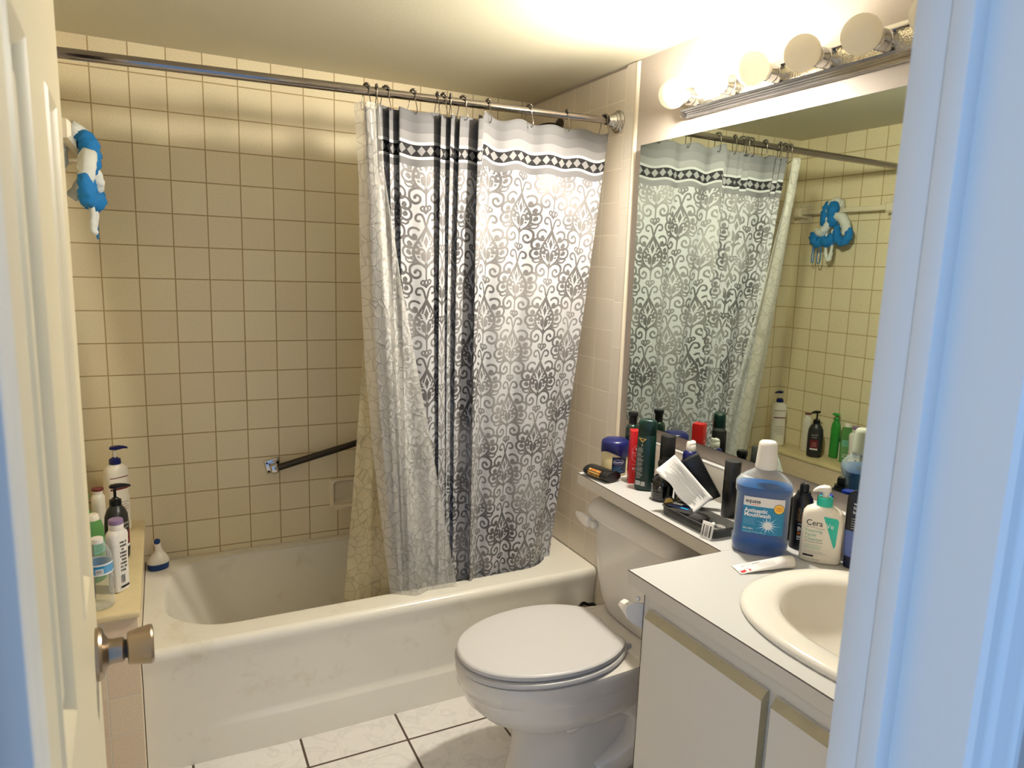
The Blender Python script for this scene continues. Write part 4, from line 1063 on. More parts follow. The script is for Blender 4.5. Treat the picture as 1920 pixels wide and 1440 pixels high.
def make_toothpaste():
    a, b = Vector((-.300, -1.602, 0)), Vector((-.172, -1.640, 0))
    L = (b - a).length; t = thing('toothpaste_tube', 'flattened white toothpaste tube with red marks lying before the mouthwash', 'toothpaste', (a.x, a.y, ZT), math.atan2(b.y - a.y, b.x - a.x))
    sec = [(0, .0215, .0012, .0016), (.010, .0215, .0013, .0016), (.014, .0212, .0025, .003), (.05, .020, .0065, .0072), (.085, .0175, .0100, .0108), (.104, .0152, .0128, .0134), (.110, .0140, .0134, .0138)]
    MB().loft([[(x, hw * math.cos(2 * PI * k / 28), zc + hh * math.sin(2 * PI * k / 28)) for k in range(28)] for x, hw, hh, zc in sec]).build('tube_body', 'wpaper', t, smooth=50)
    def zy(x, y):
        for p, q in zip(sec, sec[1:]):
            if x <= q[0]:
                f = (x - p[0]) / (q[0] - p[0]); hw, hh, zc = (p[i] + f * (q[i] - p[i]) for i in (1, 2, 3)); return zc + hh * math.sqrt(max(0, 1 - (y / hw) ** 2)) + .0004
        return .02
    mb = MB(); mats = ['red', 'dkink', 'pink', 'sky', 'lgrey']
    def strip(x0, x1, y0, y1, m, n=5):
        P = [[(x0 + (x1 - x0) * i / n, y0 + (y1 - y0) * j / 2, zy(x0 + (x1 - x0) * i / n, y0 + (y1 - y0) * j / 2)) for j in range(3)] for i in range(n + 1)]
        mb.grid(P, m)
    strip(.004, .016, -.018, -.010, 0); strip(.022, .027, -.018, -.012, 0); strip(.020, .023, -.009, -.007, 1)
    strip(.018, .045, .010, .0108, 1); strip(.014, .020, .002, .0036, 1); strip(.020, .026, .002, .0036, 2); strip(.026, .031, .002, .0036, 3); strip(.031, .036, .002, .0036, 2); strip(.038, .056, .002, .0040, 1)
    for i in range(5): strip(.045, .085, -.013 + .003 * i, -.0122 + .003 * i, 4)
    mb.build('print', mats, t, smooth=0)
    T_ = Matrix.Translation((.110, 0, .0138)) @ Matrix.Rotation(PI / 2, 4, 'Y')
    MB().lathe([(.001, -.001), (.0130, -.001), (.0135, .001), (.0135, .020), (.0125, .022), (.001, .022)], 28, T=T_).build('cap', 'wplast', t)
make_toothpaste()

def make_stick():
    c = Vector((-.200, -.928, ZT)); t = thing('deodorant_stick', 'black deodorant stick with gold lettering lying at the shelf end', 'deodorant', c, math.radians(-80))
    rx, rz = .031, .0165
    def L(x, k): return [(x, rx * k * math.cos(2 * PI * j / 36), rz + .0005 + rz * k * math.sin(2 * PI * j / 36)) for j in range(36)]
    MB().loft([L(-.056, .55), (L(-.054, .8)), L(-.049, .95), L(-.042, 1), L(.030, 1)]).build('case', 'black', t, smooth=50)
    MB().loft([L(.0305, 1.0), L(.034, 1.015), L(.053, 1.015), L(.055, .98)]).build('base_cap', 'black', t, smooth=40)
    # lettering lies on the side turned to the doorway
    A = Art(lambda x, z: -rx * math.sqrt(max(0.02, 1 - ((z - rz - .0005) / (rz)) ** 2)))
    for i in range(4):
        x = -.026
        while x < .024:
            w = random.uniform(.004, .010); z = .0072 + i * .0062
            A.rect(x, min(.026, x + w), z, z + .0040, 'gold' if (i + int(x * 900)) % 3 else 'amber', 2, 1); x += w + .0016
    A.build('lettering_band', t)
make_stick()
def make_jelly():
    r = .041
    t = thing('jelly_jar', 'petroleum jelly jar with a dark blue lid at the far shelf end', 'jar', (-.140, -.868, ZT), FACE + .25)
    t.location = (-.126, -.892, ZT)
    MB().lathe([(.001, 0), (r * .92, 0), (r, .004), (r, .080), (r * .95, .084), (.001, .084)], 44).build('jar', 'jelly', t)
    N = 44
    def ring(z0, rr, amp): return [(rr * math.cos(2 * PI * k / N), rr * math.sin(2 * PI * k / N), z0 + amp * math.sin(2 * PI * k / N * 2 - .4)) for k in range(N)]
    MB().loft([ring(.066, r + .0008, .009), ring(.070, r + .003, .008), ring(.096, r + .003, .001), ring(.104, r + .001, 0), ring(.110, r * .82, 0), ring(.113, r * .5, 0), ring(.114, .004, 0)]).build('lid', 'navy', t, smooth=50)
    B = Body([(0, r, r, 2), (.09, r, r, 2)]); A = Art(B.y)
    A.rect(-.006, .036, .008, .060, 'navyd', 14, 3)
    A.disc(.013, .044, .016, 'wink', 28, .0085); A.disc(.013, .044, .0152, 'navy', 28, .0078); A.text('Vaseline', .013, .0415, .0075, 'wink', 'CENTER', bold=.02)
    A.lines(-.003, .030, .012, .032, 4, 'lblue', .001); A.build('label', t)
make_jelly()
def make_redbox():
    t = thing('carton', 'tall red carton with a white hexagon outline on the shelf', 'box', (-.128, -.998, ZT), FACE + .42)
    h = .162; w = .0175
    MB().box(-w, w, -w, w, 0, h, .0008).build('box', 'red', t)
    A = Art(lambda x, z: -w)
    hx = [(0, .118), (.0115, .107), (.0115, .078), (0, .067), (-.0115, .078), (-.0115, .107), (0, .118)]
    A.line(hx, .0009, 'pink'); A.poly([(0, .111), (.003, .107), (0, .103), (-.003, .107)], 'wink'); A.text('Old Spice', 0, .093, .0068, 'pink', 'CENTER'); A.lines(-.008, .009, .084, .090, 2, 'pink', .0007)
    A.line([(-.009, .060), (.009, .060), (.009, .052)], .0008, 'pink'); A.text('3·1', -.004, .044, .009, 'wink', 'CENTER', bold=.02); A.lines(-.004, .005, .036, .041, 2, 'pink', .0006)
    A.build('print', t)
make_redbox()
def make_shampoo():
    S = [(0, .022, .015, 2.4), (.003, .0265, .0185, 2.6), (.010, .028, .0195, 2.6), (.10, .0275, .0195, 2.6), (.165, .0265, .019, 2.6), (.1655, .0262, .0188, 2.6)]
    t, B = bottle('shampoo_bottle', 'dark green shampoo bottle with a gold triangle standing in front of the mirror', 'bottle', (-.142, -1.068, ZT), FACE + .12, S, 'dgrn')
    MB().loft([se(rx, ry, z, 2.6, 40) for z, rx, ry in ((.1662, .0258, .0185), (.167, .0265, .019), (.196, .0262, .0187), (.206, .0245, .0175), (.210, .019, .0145), (.2102, .0185, .014), (.2085, .012, .009))]).build('cap', 'dgrn', t, smooth=40)
    A = Art(B.y)
    A.poly([(-.0235, .158), (.002, .156), (-.0105, .144)], 'gold'); A.poly([(-.017, .1555), (-.004, .1545), (-.0105, .149)], 'dgrn'); A.text('S', -.0125, .134, .009, 'wink')
    random.seed(3)
    for i in range(26): A.rect(-.0235, -.0235 + random.uniform(.012, .020), .1285 - i * .0036, .1300 - i * .0036, 'lgrey' if i % 4 else 'grey', 4, 1)
    A.rect(-.0235, -.010, .018, .030, 'wink', 4, 1)
    for i in range(6): A.rect(-.0225 + .002 * i, -.0216 + .002 * i, .0195, .029, 'dkink', 1, 1)
    A.rect(-.008, .004, .016, .029, 'lgrey', 3, 1); A.build('label', t)
make_shampoo()
def make_cologne():
    S = [(0, .024, .024, 2), (.003, .0285, .0285, 2), (.045, .0305, .0305, 2), (.058, .029, .029, 2), (.068, .022, .022, 2), (.074, .0135, .0135, 2), (.078, .012, .012, 2)]
    N = 48; loops = []
    for i in range(40):
        z = .078 * i / 39; rx = Body(S).at(z)[0]
        loops.append([((rx * (1 + (.03 * abs(math.sin(k * PI * 12 / N * 1.0)) if z < .058 else 0) + (.016 * abs(math.sin(z * 420)) if z < .05 else 0)) * math.cos(2 * PI * k / N)), rx * (1 + (.03 * abs(math.sin(k * PI * 12 / N)) if z < .058 else 0) + (.016 * abs(math.sin(z * 420)) if z < .05 else 0)) * math.sin(2 * PI * k / N), z) for k in range(N)])
    t = thing('cologne_bottle', 'round ribbed black glass cologne bottle at the front of the shelf', 'bottle', (-.150, -1.160, ZT), FACE)
    MB().loft(loops).build('glass', 'blackg', t, smooth=25)
    MB().lathe([(.001, .077), (.0125, .077), (.0135, .079), (.0135, .094), (.016, .096), (.0165, .108), (.014, .112), (.001, .113)], 28).build('stopper', 'black', t)
    A = Art(Body([(0, .0305, .0305, 2), (.1, .0305, .0305, 2)]).y); A.k = 14
    A.disc(0, .043, .0022, 'wink', 12); A.lines(-.006, .007, .034, .039, 2, 'lgrey', .0008); A.build('mark', t)
make_cologne()
def make_can():
    t = thing('hair_spray', 'plain black cylinder can behind the ribbed cologne bottle', 'spray can', (-.100, -1.112, ZT))
    MB().lathe([(.001, 0), (.0205, 0), (.0215, .002), (.0215, .108), (.0205, .110), (.001, .110)], 36).build('can', 'black', t)
    MB().lathe([(.001, .1105), (.0212, .1105), (.0215, .112), (.0212, .166), (.0195, .169), (.0175, .1695), (.016, .168), (.001, .168)], 36).build('cap', 'blackm', t)
make_can()
def make_greenglass():
    t = thing('green_bottle', 'dark green glass bottle with a black stopper against the mirror', 'bottle', (-.058, -.884, ZT))
    MB().lathe([(.001, 0), (.019, 0), (.0215, .003), (.0225, .10), (.0222, .136), (.019, .146), (.0125, .151), (.012, .154), (.001, .154)], 36).build('glass', 'gglass', t, smooth=40)
    MB().lathe([(.001, .1535), (.0128, .1535), (.0128, .176), (.0158, .178), (.0165, .186), (.0150, .190), (.001, .1905)], 30).build('stopper', 'black', t)
make_greenglass()
def make_whitecap():
    t = thing('shaving_can', 'blue can with a white push cap near the mirror foot', 'spray can', (-.048, -1.150, ZT))
    MB().lathe([(.001, 0), (.0205, 0), (.0215, .002), (.0215, .118), (.019, .126), (.014, .130), (.001, .130)], 36).build('can', 'navy', t)
    MB().lathe([(.001, .1295), (.0135, .1295), (.0140, .131), (.0136, .146), (.0125, .1475), (.001, .1475)], 30).build('collar', 'wplast', t)
    MB().loft([[(x, y * hy, .1472 + z) for y, z in ((-1, 0), (1, 0), (1, h * .7), (.5, h), (-.5, h), (-1, h * .7))] for x, hy, h in ((-.012, .007, .004), (-.007, .0105, .010), (.002, .0115, .009), (.008, .010, .012), (.0122, .006, .010))]).build('push_button', 'wplast', t, smooth=50)
make_whitecap()
def make_blackcyl():
    t = thing('spray_can', 'matt black spray can standing just left of the mouthwash', 'spray can', (-.066, -1.335, ZT))
    MB().lathe([(.001, 0), (.020, 0), (.021, .002), (.021, .098), (.0205, .100), (.001, .100)], 36).build('can', 'black', t)
    MB().lathe([(.001, .1005), (.0207, .1005), (.021, .102), (.0207, .148), (.0195, .1505), (.001, .1510)], 36).build('cap', 'char', t)
    MB().tube([(-.0130, -.0160, .130), (-.0137, -.0168, .130)], .0018, 12).build('cap_dot', 'dark', t)
make_blackcyl()
def make_cartons():
    t = thing('cologne_box', 'black carton standing behind the folded paper leaflet', 'box', (-.098, -1.208, ZT), FACE + .22)
    MB().box(-.036, .036, -.018, .018, 0, .088, .0008).build('box', 'blackm', t)
    A = Art(lambda x, z: -.018); A.text('F', -.028, .062, .0125, 'wink', bold=.0); A.rect(-.028, -.016, .0535, .0555, 'grey', 3, 1); A.lines(-.028, -.010, .030, .045, 3, 'grey', .0006); A.disc(-.022, .016, .0085, 'gold', 20); A.disc(-.022, .016, .007, 'dark', 20); A.build('print', t)
    # slim black case leaning over it
    w, d, h = .037, .013, .128
    t = thing('slim_case', 'slim black case leaning askew behind the white leaflet', 'case', (-.0905, -1.238, ZT + .0895), FACE + .22)
    MB().box(-w, w, -d, d, -.008, h - .008, .0012, T=Matrix.Translation((.0, .0, .0)) @ Matrix.Rotation(0.0, 4, 'Y')).build('case', 'black', t)
    t.rotation_euler = (0, math.radians(-31), FACE + .22)
    t.location = (-.086, -1.268, ZT + .030)
    # the printed leaflet leans on the case
    t2 = thing('leaflet', 'white printed paper leaflet propped against the black cartons', 'paper', (-.150, -1.256, ZT + .088), FACE + .22)
    t2.rotation_euler = (-.5, 0, FACE + .22); t2.location = (-.176, -1.278, ZT + .084)
    mb = MB(); nx, nz = 12, 20; W_, H_ = .064, .148; T_ = Matrix.Rotation(math.radians(-44), 4, 'Y')
    P0 = []
    for j in range(nz + 1):
        z = -H_ / 2 + H_ * j / nz; row = []
        for i in range(nx + 1):
            x = -W_ / 2 + W_ * i / nx
            xx = x + (.0035 * math.sin(j * .62) if i == 0 else 0)
            row.append((xx, .0045 * math.cos(x / W_ * PI) - .0022 * math.sin(z * 40), z))
        P0.append(row)
    mb.grid(P0, 0, T=T_)
    def L(x0, x1, z, m, hh=.0007): mb.add([tuple(T_ @ Vector((x, -.0010 + .0045 * math.cos(x / W_ * PI) - .0022 * math.sin(z * 40), zz))) for x, zz in ((x0, z - hh), (x1, z - hh), (x1, z + hh), (x0, z + hh))], [(0, 1, 2, 3)], m)
    random.seed(5)
    for i in range(16):
        x = -.026 + .0034 * i
        mb.add([tuple(T_ @ Vector((xx, -.0012 + .0045 * math.cos(xx / W_ * PI) - .0022 * math.sin(z * 40), z))) for z in [(-.062 + .11 * random.random() * .2) + .1 * k / 6 for k in range(7)] for xx in (x, x + .0009)], [(2 * k, 2 * k + 1, 2 * k + 3, 2 * k + 2) for k in range(6)], 1)
    o = mb.build('sheet', ['wpaper', 'lgrey'], t2, smooth=60)
    sm = o.modifiers.new('thickness', 'SOLIDIFY'); sm.thickness = .0005
make_cartons()
def make_tray():
    t = thing('plastic_tray', 'smoky clear plastic tray on the shelf in front of the leaflet', 'tray', (-.184, -1.352, ZT))
    o = (-.184, -1.352, 0)
    x0, x1, y0, y1, h = -.226, -.142, -1.452, -1.252, .024
    k = .004; LO = [rrect(x0 + k, x1 - k, y0 + k, y1 - k, .012, 0, 6), rrect(x0 + .001, x1 - .001, y0 + .001, y1 - .001, .014, .004, 6), rrect(x0, x1, y0, y1, .014, h, 6), rrect(x0 - .003, x1 + .003, y0 - .003, y1 + .003, .016, h + .0006, 6), rrect(x0 - .003, x1 + .003, y0 - .003, y1 + .003, .016, h + .0018, 6), rrect(x0 + .001, x1 - .001, y0 + .001, y1 - .001, .013, h + .0018, 6), rrect(x0 + .002, x1 - .002, y0 + .002, y1 - .002, .013, .005, 6), rrect(x0 + k, x1 - k, y0 + k, y1 - k, .012, .0012, 6)]
    MB().loft(LO).build('tray_shell', 'tray', t, smooth=30, off=o)
    def inner(name, label, cat, loc, rz, fn):
        q = thing(name, label, cat, loc, rz); fn(q)
    def card(q):
        MB().box(-.030, .030, -.019, .019, 0, .0012, .0003).build('card', 'navyd', q)
        A = MB().box(-.029, -.002, .004, .017, .0012, .0015, m=0).box(.004, .026, -.015, -.006, .0012, .0015, m=1); A.build('print', ['wpaper', 'bluelab'], q)
    inner('blue_card', 'small blue and white card lying in the tray', 'card', (-.190, -1.290, ZT + .0262), math.radians(-70), card)
    def puck(q):
        MB().lathe([(.001, 0), (.014, 0), (.0145, .002), (.0145, .009), (.013, .010), (.001, .010)], 28, T=Matrix.Translation((0, 0, .0145)) @ Matrix.Rotation(PI / 2, 4, 'X')).build('disc', 'black', q)
        MB().lathe([(.0085, 0), (.0115, 0), (.0115, .0006), (.0085, .0006)], 28, T=Matrix.Translation((0, -.0101, .0145)) @ Matrix.Rotation(PI / 2, 4, 'X')).build('ring_mark', 'gold', q)
    inner('round_tin', 'small black disc with a gold ring standing beside the ribbed bottle', 'tin', (-.168, -1.212, ZT), FACE + .3, puck)
    def pouch(q):
        MB().loft([se(.030 * a, .026 * a, z, 2.6, 30) for z, a in ((0, .85), (.004, 1), (.014, 1), (.019, .85), (.021, .4))]).build('pouch', 'black', q)
    inner('pouch', 'flat black pouch lying inside the smoky tray', 'pouch', (-.184, -1.350, ZT + .0015), .4, pouch)
    def cable(q):
        p = []
        for i in range(90):
            a = i / 90 * 2 * PI * 4.5; r = .017 + .004 * math.sin(i * .37)
            p.append((r * math.cos(a), r * 1.05 * math.sin(a), .004 + .0035 * math.sin(i * .21) + i * .0001))
        MB().tube(p, .0012, 6).build('wire_coil', 'lgrey', q)
        MB().tube([(.012, .012, .008), (.022, .020, .009)], [.003, .004], 10).build('earbud', 'wplast', q)
    inner('earphones', 'coiled grey earphone wire heaped at the near tray end', 'earphones', (-.182, -1.412, ZT + .002), .3, cable)
    def sachet(q):
        T_ = Matrix.Rotation(math.radians(-12), 4, 'X')
        MB().box(-.016, .016, -.0015, .0015, 0, .042, .0008, T=T_).build('packet', 'wpaper', q)
        A = MB()
        for i, (x, w) in enumerate(((-.011, .0022), (-.003, .0012), (.001, .0012), (.008, .003))):
            A.box(x, x + w, -.0022, -.0016, .006, .034, T=T_)
        A.build('print', 'dkink', q)
    inner('sachet', 'small white labelled packet leaning against the left side of the mouthwash', 'packet', (-.238, -1.438, ZT), math.radians(-78), sachet)
make_tray()

# ------------------------------------------------------------------ bottles on the tub ledge, scrub brush, loofah
ZL = 0.5353
def make_water():
    S = [(0, .026, .026, 2), (.003, .031, .031, 2), (.012, .0325, .0325, 2)]
    for i in range(13): S.append((.018 + .0065 * i, .0325 - (.0014 if i % 2 else 0), .0325 - (.0014 if i % 2 else 0), 2))
    S += [(.103, .0325, .0325, 2), (.132, .0325, .0325, 2), (.150, .0290, .0290, 2), (.165, .0215, .0215, 2), (.175, .0145, .0145, 2), (.178, .0135, .0135, 2)]
    t, B = bottle('water_bottle', 'empty clear water bottle with a blue label at the ledge front', 'bottle', (-1.562, -.645, ZL), -.25, S, 'clear')
    A = Art(lambda x, z: 0)
    N = 40; mb = MB(); r = .0331
    mats = ['wpaper', 'sky', 'bluelab', 'dkink']
    for z0, z1, m in ((.096, .100, 0), (.100, .122, 1), (.122, .126, 0)):
        mb.loft([[(r * math.cos(2 * PI * k / N), r * math.sin(2 * PI * k / N), z) for k in range(N)] for z in (z0, z1)], m, False, False)
    Bf = Body([(0, r, r, 2), (.2, r, r, 2)])
    def pr(x0, x1, z0, z1, m, e):
        n = 6; mb.grid([[(x, Bf.y(x, z) - e, z) for z in (z0, z1)] for x in [x0 + (x1 - x0) * i / n for i in range(n + 1)]], m)
    pr(-.026, -.004, .101, .121, 0, .0002); pr(-.016, -.007, .104, .116, 3, .0004); pr(-.0142, -.0088, .1065, .1135, 0, .0006); pr(.004, .020, .101, .114, 0, .0002); pr(.000, .022, .1165, .1212, 2, .0002)
    for i in range(7): pr(.006 + .0018 * i, .0068 + .0018 * i, .103, .112, 3, .0004)
    mb.build('label', mats, t, smooth=60)
    MB().lathe([(.001, .176), (.0148, .176), (.0150, .178), (.0148, .188), (.013, .1895), (.001, .1895)], 28).build('cap', 'wplast', t)
make_water()
def make_talc():
    S = [(0, .021, .014, 2.6), (.003, .0255, .018, 2.8), (.008, .026, .0185, 2.8), (.10, .026, .0185, 2.8), (.135, .0285, .0195, 2.8), (.160, .0300, .0200, 2.6), (.168, .0275, .0195, 2.4), (.174, .0205, .0180, 2.2), (.176, .0185, .0175, 2)]
    t, B = bottle('talc_bottle', 'tall white bottle with a lilac cap behind the clear water bottle', 'bottle', (-1.523, -.560, ZL), .85, S, 'wplast')
    MB().lathe([(.001, .1755), (.0185, .1755), (.0187, .192), (.001, .192)], 30).build('neck_ring', 'wplast', t)
    MB().lathe([(.001, .1915), (.0182, .1915), (.0186, .193), (.0182, .2035), (.016, .2055), (.001, .2060)], 30).build('cap', 'lilac', t)
    A = Art(Body([(a, b_, c_, n_) for a, b_, c_, n_ in S]).y)
    A.rect(-.0155, .0155, .012, .152, 'wplast', 8, 6)
    random.seed(9)
    for i in range(5):
        for k in range(9): 
            if random.random() < .8: A.rect(-.010 + .004 * i, -.0075 + .004 * i, .060 + .010 * k, .066 + .010 * k, 'dkink', 1, 1)
    A.rect(-.011, .000, .028, .052, 'lgrey', 2, 2)
    for i in range(5): A.rect(-.010 + .002 * i, -.009 + .002 * i, .030, .050, 'dkink', 1, 1)
    A.rect(-.014, .014, .014, .020, 'dkink', 6, 1)
    o = A.build('label', t)
    return t
make_talc()
def make_blackpump():
    S = [(0, .026, .020, 2.4), (.004, .034, .026, 2.5), (.030, .036, .028, 2.5), (.110, .0365, .0285, 2.4), (.140, .034, .0275, 2.3), (.158, .026, .0225, 2.2), (.168, .017, .0165, 2), (.172, .0155, .0155, 2)]
    t, B = bottle('soap_dispenser', 'black pump bottle with a maroon label on the tub ledge', 'bottle', (-1.536, -.330, ZL), 1.05, S, 'char')
    A = Art(B.y)
    A.rect(-.019, .019, .040, .092, 'maroon', 8, 4); A.text('Dove', 0, .112, .014, 'lgrey', 'CENTER'); A.rect(-.012, .012, .102, .1045, 'lgrey', 6, 1); A.lines(-.012, .012, .056, .080, 5, 'pink', .001); A.rect(-.018, .018, .040, .048, 'wpaper', 8, 1)
    A.build('label', t)
    pump(t, .172, .0165, 'black', .040, 1, h=.052, T0=Matrix.Rotation(-1.05, 4, 'Z'))
make_blackpump()
def make_lotion():
    S = [(0, .030, .020, 2.8), (.004, .036, .024, 3), (.012, .037, .0245, 3), (.120, .036, .0245, 3), (.135, .0335, .0235, 2.8), (.150, .0365, .0245, 2.8), (.205, .0375, .025, 2.8), (.222, .034, .0235, 2.5), (.231, .022, .018, 2.2), (.234, .0165, .0160, 2)]
    t, B = bottle('lotion_dispenser', 'tall white lotion bottle with a navy pump in the tub corner', 'bottle', (-1.546, -.085, ZL), .55, S, 'cream')
    A = Art(B.y); A.rect(-.031, .031, .05, .196, 'cream', 10, 12); A.rect(-.030, .030, .150, .156, 'maroon', 10, 1); A.rect(-.030, .030, .190, .193, 'maroon', 10, 1); A.lines(-.024, .024, .06, .11, 6, 'maroon', .0015); A.build('label', t)
    pump(t, .234, .0175, 'navy', .036, 1, 'wplast', h=.048, T0=Matrix.Rotation(-.55, 4, 'Z'))
make_lotion()
def make_green():
    S = [(0, .022, .016, 2.6), (.003, .0265, .0195, 2.8), (.12, .0285, .020, 2.8), (.155, .0270, .0195, 2.6), (.172, .0215, .0175, 2.4), (.180, .0165, .015, 2.2)]
    t, B = bottle('shampoo_bottle', 'translucent green bottle beside the white lilac-capped one', 'bottle', (-1.584, -.470, ZL), .9, S, 'gclear')
    MB().loft([se(rx, ry, z, n, 36) for z, rx, ry, n in ((.1795, .0172, .0155, 2.2), (.181, .0178, .016, 2.2), (.194, .0150, .0135, 2.2), (.196, .0135, .012, 2.2))]).build('cap', 'cream', t)
    A = Art(B.y); A.rect(-.0205, .0205, .027, .118, 'grn', 8, 6); A.rect(-.020, .020, .085, .115, 'greenink', 8, 2); A.lines(-.016, .016, .09, .11, 3, 'dgrn', .001); A.rect(-.012, .012, .030, .045, 'wpaper', 6, 1); A.rect(-.010, .010, .033, .042, 'grn', 6, 1); A.build('label', t)
make_green()
def make_black_bottle():
    S = [(0, .020, .017, 2.2), (.004, .024, .020, 2.4), (.120, .0245, .0205, 2.4), (.150, .0235, .020, 2.3), (.168, .0180, .0165, 2.1), (.174, .010, .010, 2)]
    t, B = bottle('body_wash', 'black rounded bottle half hidden by the door edge', 'bottle', (-1.600, -.600, ZL), .8, S, 'black')
    A = Art(B.y); A.lines(-.016, .016, .06, .125, 9, 'grey', .001); A.build('label', t)
make_black_bottle()
def make_mirror_bottles():
    S = [(0, .017, .014, 2.6), (.003, .0205, .017, 2.8), (.150, .0200, .0165, 2.8), (.172, .0205, .017, 2.6), (.180, .0150, .0140, 2.2), (.182, .0135, .0135, 2)]
    t, B = bottle('conditioner_bottle', 'slim white bottle with a dark cap seen in the mirror beside the black pump', 'bottle', (-1.588, -.235, ZL), 1.2, S, 'cream')
    MB().lathe([(.001, .182), (.0135, .182), (.0135, .194), (.001, .195)], 26).build('neck', 'cream', t)
    MB().lathe([(.001, .194), (.0165, .194), (.0165, .199), (.015, .201), (.001, .201)], 26).build('cap', 'maroon', t)
    S = [(0, .018, .015, 2.4), (.003, .022, .018, 2.4), (.15, .022, .018, 2.4), (.175, .018, .016, 2.2), (.185, .012, .012, 2)]
    t, B = bottle('green_pump_bottle', 'bright green bottle behind the black pump bottle, seen in the mirror', 'bottle', (-1.612, -.385, ZL), 1.2, S, 'grn2')
    pump(t, .185, .0125, 'grn2', .020, 1, h=.030)
    S = [(0, .017, .010, 2.4), (.003, .0185, .0115, 2.4), (.075, .0175, .011, 2.4), (.09, .0165, .0105, 2.4)]
    t, B = bottle('cream_tube', 'small white tube with a navy cap between the ledge bottles in the mirror', 'tube', (-1.612, -.432, ZL), 1.25, S, 'wpaper')
    MB().loft([se(rx, ry, z, 2.4, 30) for z, rx, ry in ((.0895, .016, .0105), (.091, .0168, .011), (.112, .0165, .0105), (.114, .0145, .009))]).build('cap', 'navy', t)
    A = Art(B.y); A.lines(-.010, .010, .02, .065, 4, 'navyd', .002); A.build('label', t)
make_mirror_bottles()
def make_scrub():
    t = thing('scrub_brush', 'white and blue handled scrub brush standing on the tub corner', 'brush', (-1.436, -.062, .3752), .3)
    MB().loft([se(.034 * a, .026 * a, z, 2.2, 36) for z, a in ((.0, .94), (.002, .98), (.020, 1.0), (.022, .99))]).build('bristle_block', 'scrubb', t)
    MB().loft([se(.035 * a, .027 * a, z, 2.2, 36, cx) for z, a, cx in ((.0222, .98, 0), (.026, 1.02, 0), (.032, 1.0, 0), (.042, .86, .001), (.052, .64, .002), (.060, .44, .003), (.068, .34, .003), (.082, .30, .001), (.094, .34, -.001), (.102, .30, -.002), (.104, .22, -.002))]).build('handle', 'cream', t, smooth=60)
    MB().sphere((-.002, -.006, .100), .0105, seg=20, rings=12, sc=(1, .7, 1)).build('grip_pad', 'scrubb', t)
make_scrub()
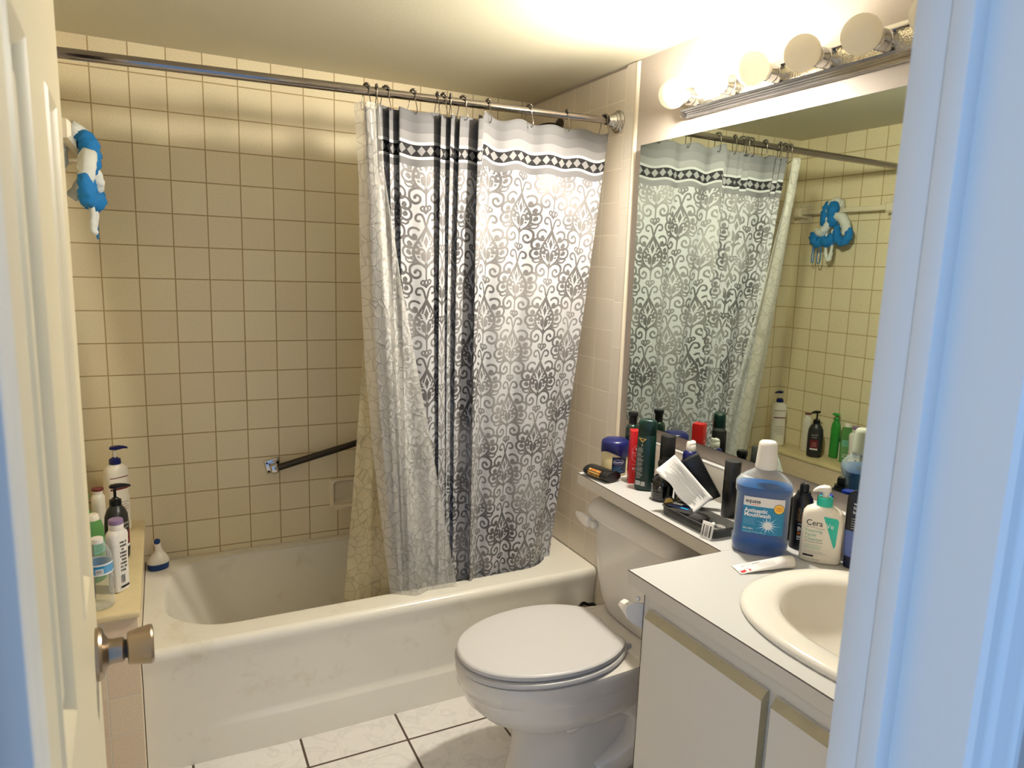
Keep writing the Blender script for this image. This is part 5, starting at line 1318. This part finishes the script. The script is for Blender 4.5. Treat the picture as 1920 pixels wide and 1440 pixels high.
def make_loofah():
    cx, cy, cz = -1.587, -.285, 1.745
    t = thing('bath_sponge', 'blue and white mesh bath sponge looped over the towel bar', 'sponge', (cx, cy, cz))
    def lump(path, r, nm_, mat, seg=16):
        p = catmull(path, 6); n = len(p)
        b = MB().tube(p, [r * (.55 + .45 * math.sin(PI * min(1, max(0, i / (n - 1)))) ** .6) * (1 + .10 * math.sin(i * 1.9)) for i in range(n)], seg)
        b.v = [(x + .0022 * math.sin(y * 240 + z * 90), y + .0022 * math.sin(z * 260 + x * 70), z + .002 * math.sin(x * 250)) for x, y, z in b.v]
        b.build(nm_, mat, t, smooth=80)
    lump([(-.015, .045, -.14), (.022, .030, -.09), (.034, .010, -.03), (.020, 0, .030), (-.012, -.005, .034), (-.030, .0, 0), (-.030, .01, -.06)], .024, 'mesh_roll', 'loofw')
    lump([(.012, -.004, .030), (.036, -.012, .012), (.042, -.020, -.035), (.036, -.015, -.075)], .027, 'mesh_roll', 'loofb')
    lump([(-.006, .030, .028), (.026, .026, .022), (.044, .022, -.030), (.036, .036, -.070)], .022, 'mesh_roll', 'loofb')
    lump([(.034, .082, -.105), (.044, .072, -.135), (.040, .048, -.150), (.034, .030, -.125)], .026, 'mesh_roll', 'loofb')
    lump([(.030, .030, -.125), (.042, .006, -.150), (.036, -.014, -.140), (.030, -.02, -.11)], .026, 'mesh_roll', 'loofb')
    lump([(.038, .066, -.090), (.048, .040, -.108), (.050, .012, -.085), (.044, -.006, -.055)], .019, 'mesh_roll', 'loofw')
    lump([(.036, -.010, -.040), (.040, -.060, -.032), (.036, -.090, -.075), (.030, -.082, -.110)], .022, 'mesh_roll', 'loofw')
    lump([(.034, -.040, -.070), (.038, -.052, -.130), (.034, -.080, -.150), (.032, -.104, -.125), (.030, -.105, -.085)], .021, 'mesh_roll', 'loofb')
    lump([(.040, .010, -.10), (.044, .004, -.17), (.040, -.004, -.225), (.038, -.018, -.230), (.038, -.026, -.17), (.038, -.020, -.09)], .0085, 'mesh_loop', 'loofw', 10)
    def cord(path, nm_): MB().tube(catmull(path, 7, True), .0022, 8, closed=True).build(nm_, 'loofb', t)
    cord([(.040, .036, -.150), (.044, .046, -.200), (.044, .046, -.245), (.044, .036, -.252), (.044, .028, -.240), (.042, .030, -.195)], 'hanging_cord')
    cord([(.036, .076, -.150), (.040, .082, -.200), (.040, .082, -.240), (.040, .076, -.248), (.040, .071, -.238), (.038, .073, -.195)], 'hanging_cord')
make_loofah()

# ------------------------------------------------------------------ small things around the toilet
def make_brush_holder():
    c = (-.108, -.762, 0)
    t = thing('brush_holder', 'dark rimmed toilet brush holder on the floor between toilet and tub', 'brush holder', c)
    MB().lathe([(.001, 0), (.045, 0), (.047, .004), (.029, .27), (.030, .292), (.027, .292), (.026, .27), (.026, .14), (.001, .14)], 36).build('canister', 'ceram', t)
    N = 36
    MB().tube([(.030 * math.cos(2 * PI * k / N), .030 * math.sin(2 * PI * k / N), .295 + .003 * math.sin(5 * 2 * PI * k / N)) for k in range(N)], .0055, 10, closed=True).build('rim', 'black', t)
make_brush_holder()
def make_tp():
    t = thing('paper_holder', 'white plastic toilet paper holder bracket on the vanity side', 'paper holder', (-.505, -1.536, .70))
    o = (0, 0, 0)
    MB().loft([[(x + .000, y, z) for x, z in ((-.030, .040), (-.026, .052), (-.012, .056), (.030, .045), (.040, .035), (.040, .0), (.030, -.012), (.018, -.012), (-.022, .020))] for y in (.001, .006)]).build('wall_plate', 'wplast', t, smooth=30)
    MB().loft([[(x, y, z) for x, z in ((-.030 + k, .040), (-.026 + k, .050 - k), (-.012, .054 - k), (-.008, .040), (.010, .004), (.006, -.002), (-.004, .004 + k))] for y, k in ((.006, 0), (.026, .001), (.034, .004), (.036, .010))]).build('arm', 'wplast', t, smooth=30)
    MB().sphere((.006, .010, .058), .006, seg=14, rings=8).build('knob', 'wplast', t)
make_tp()
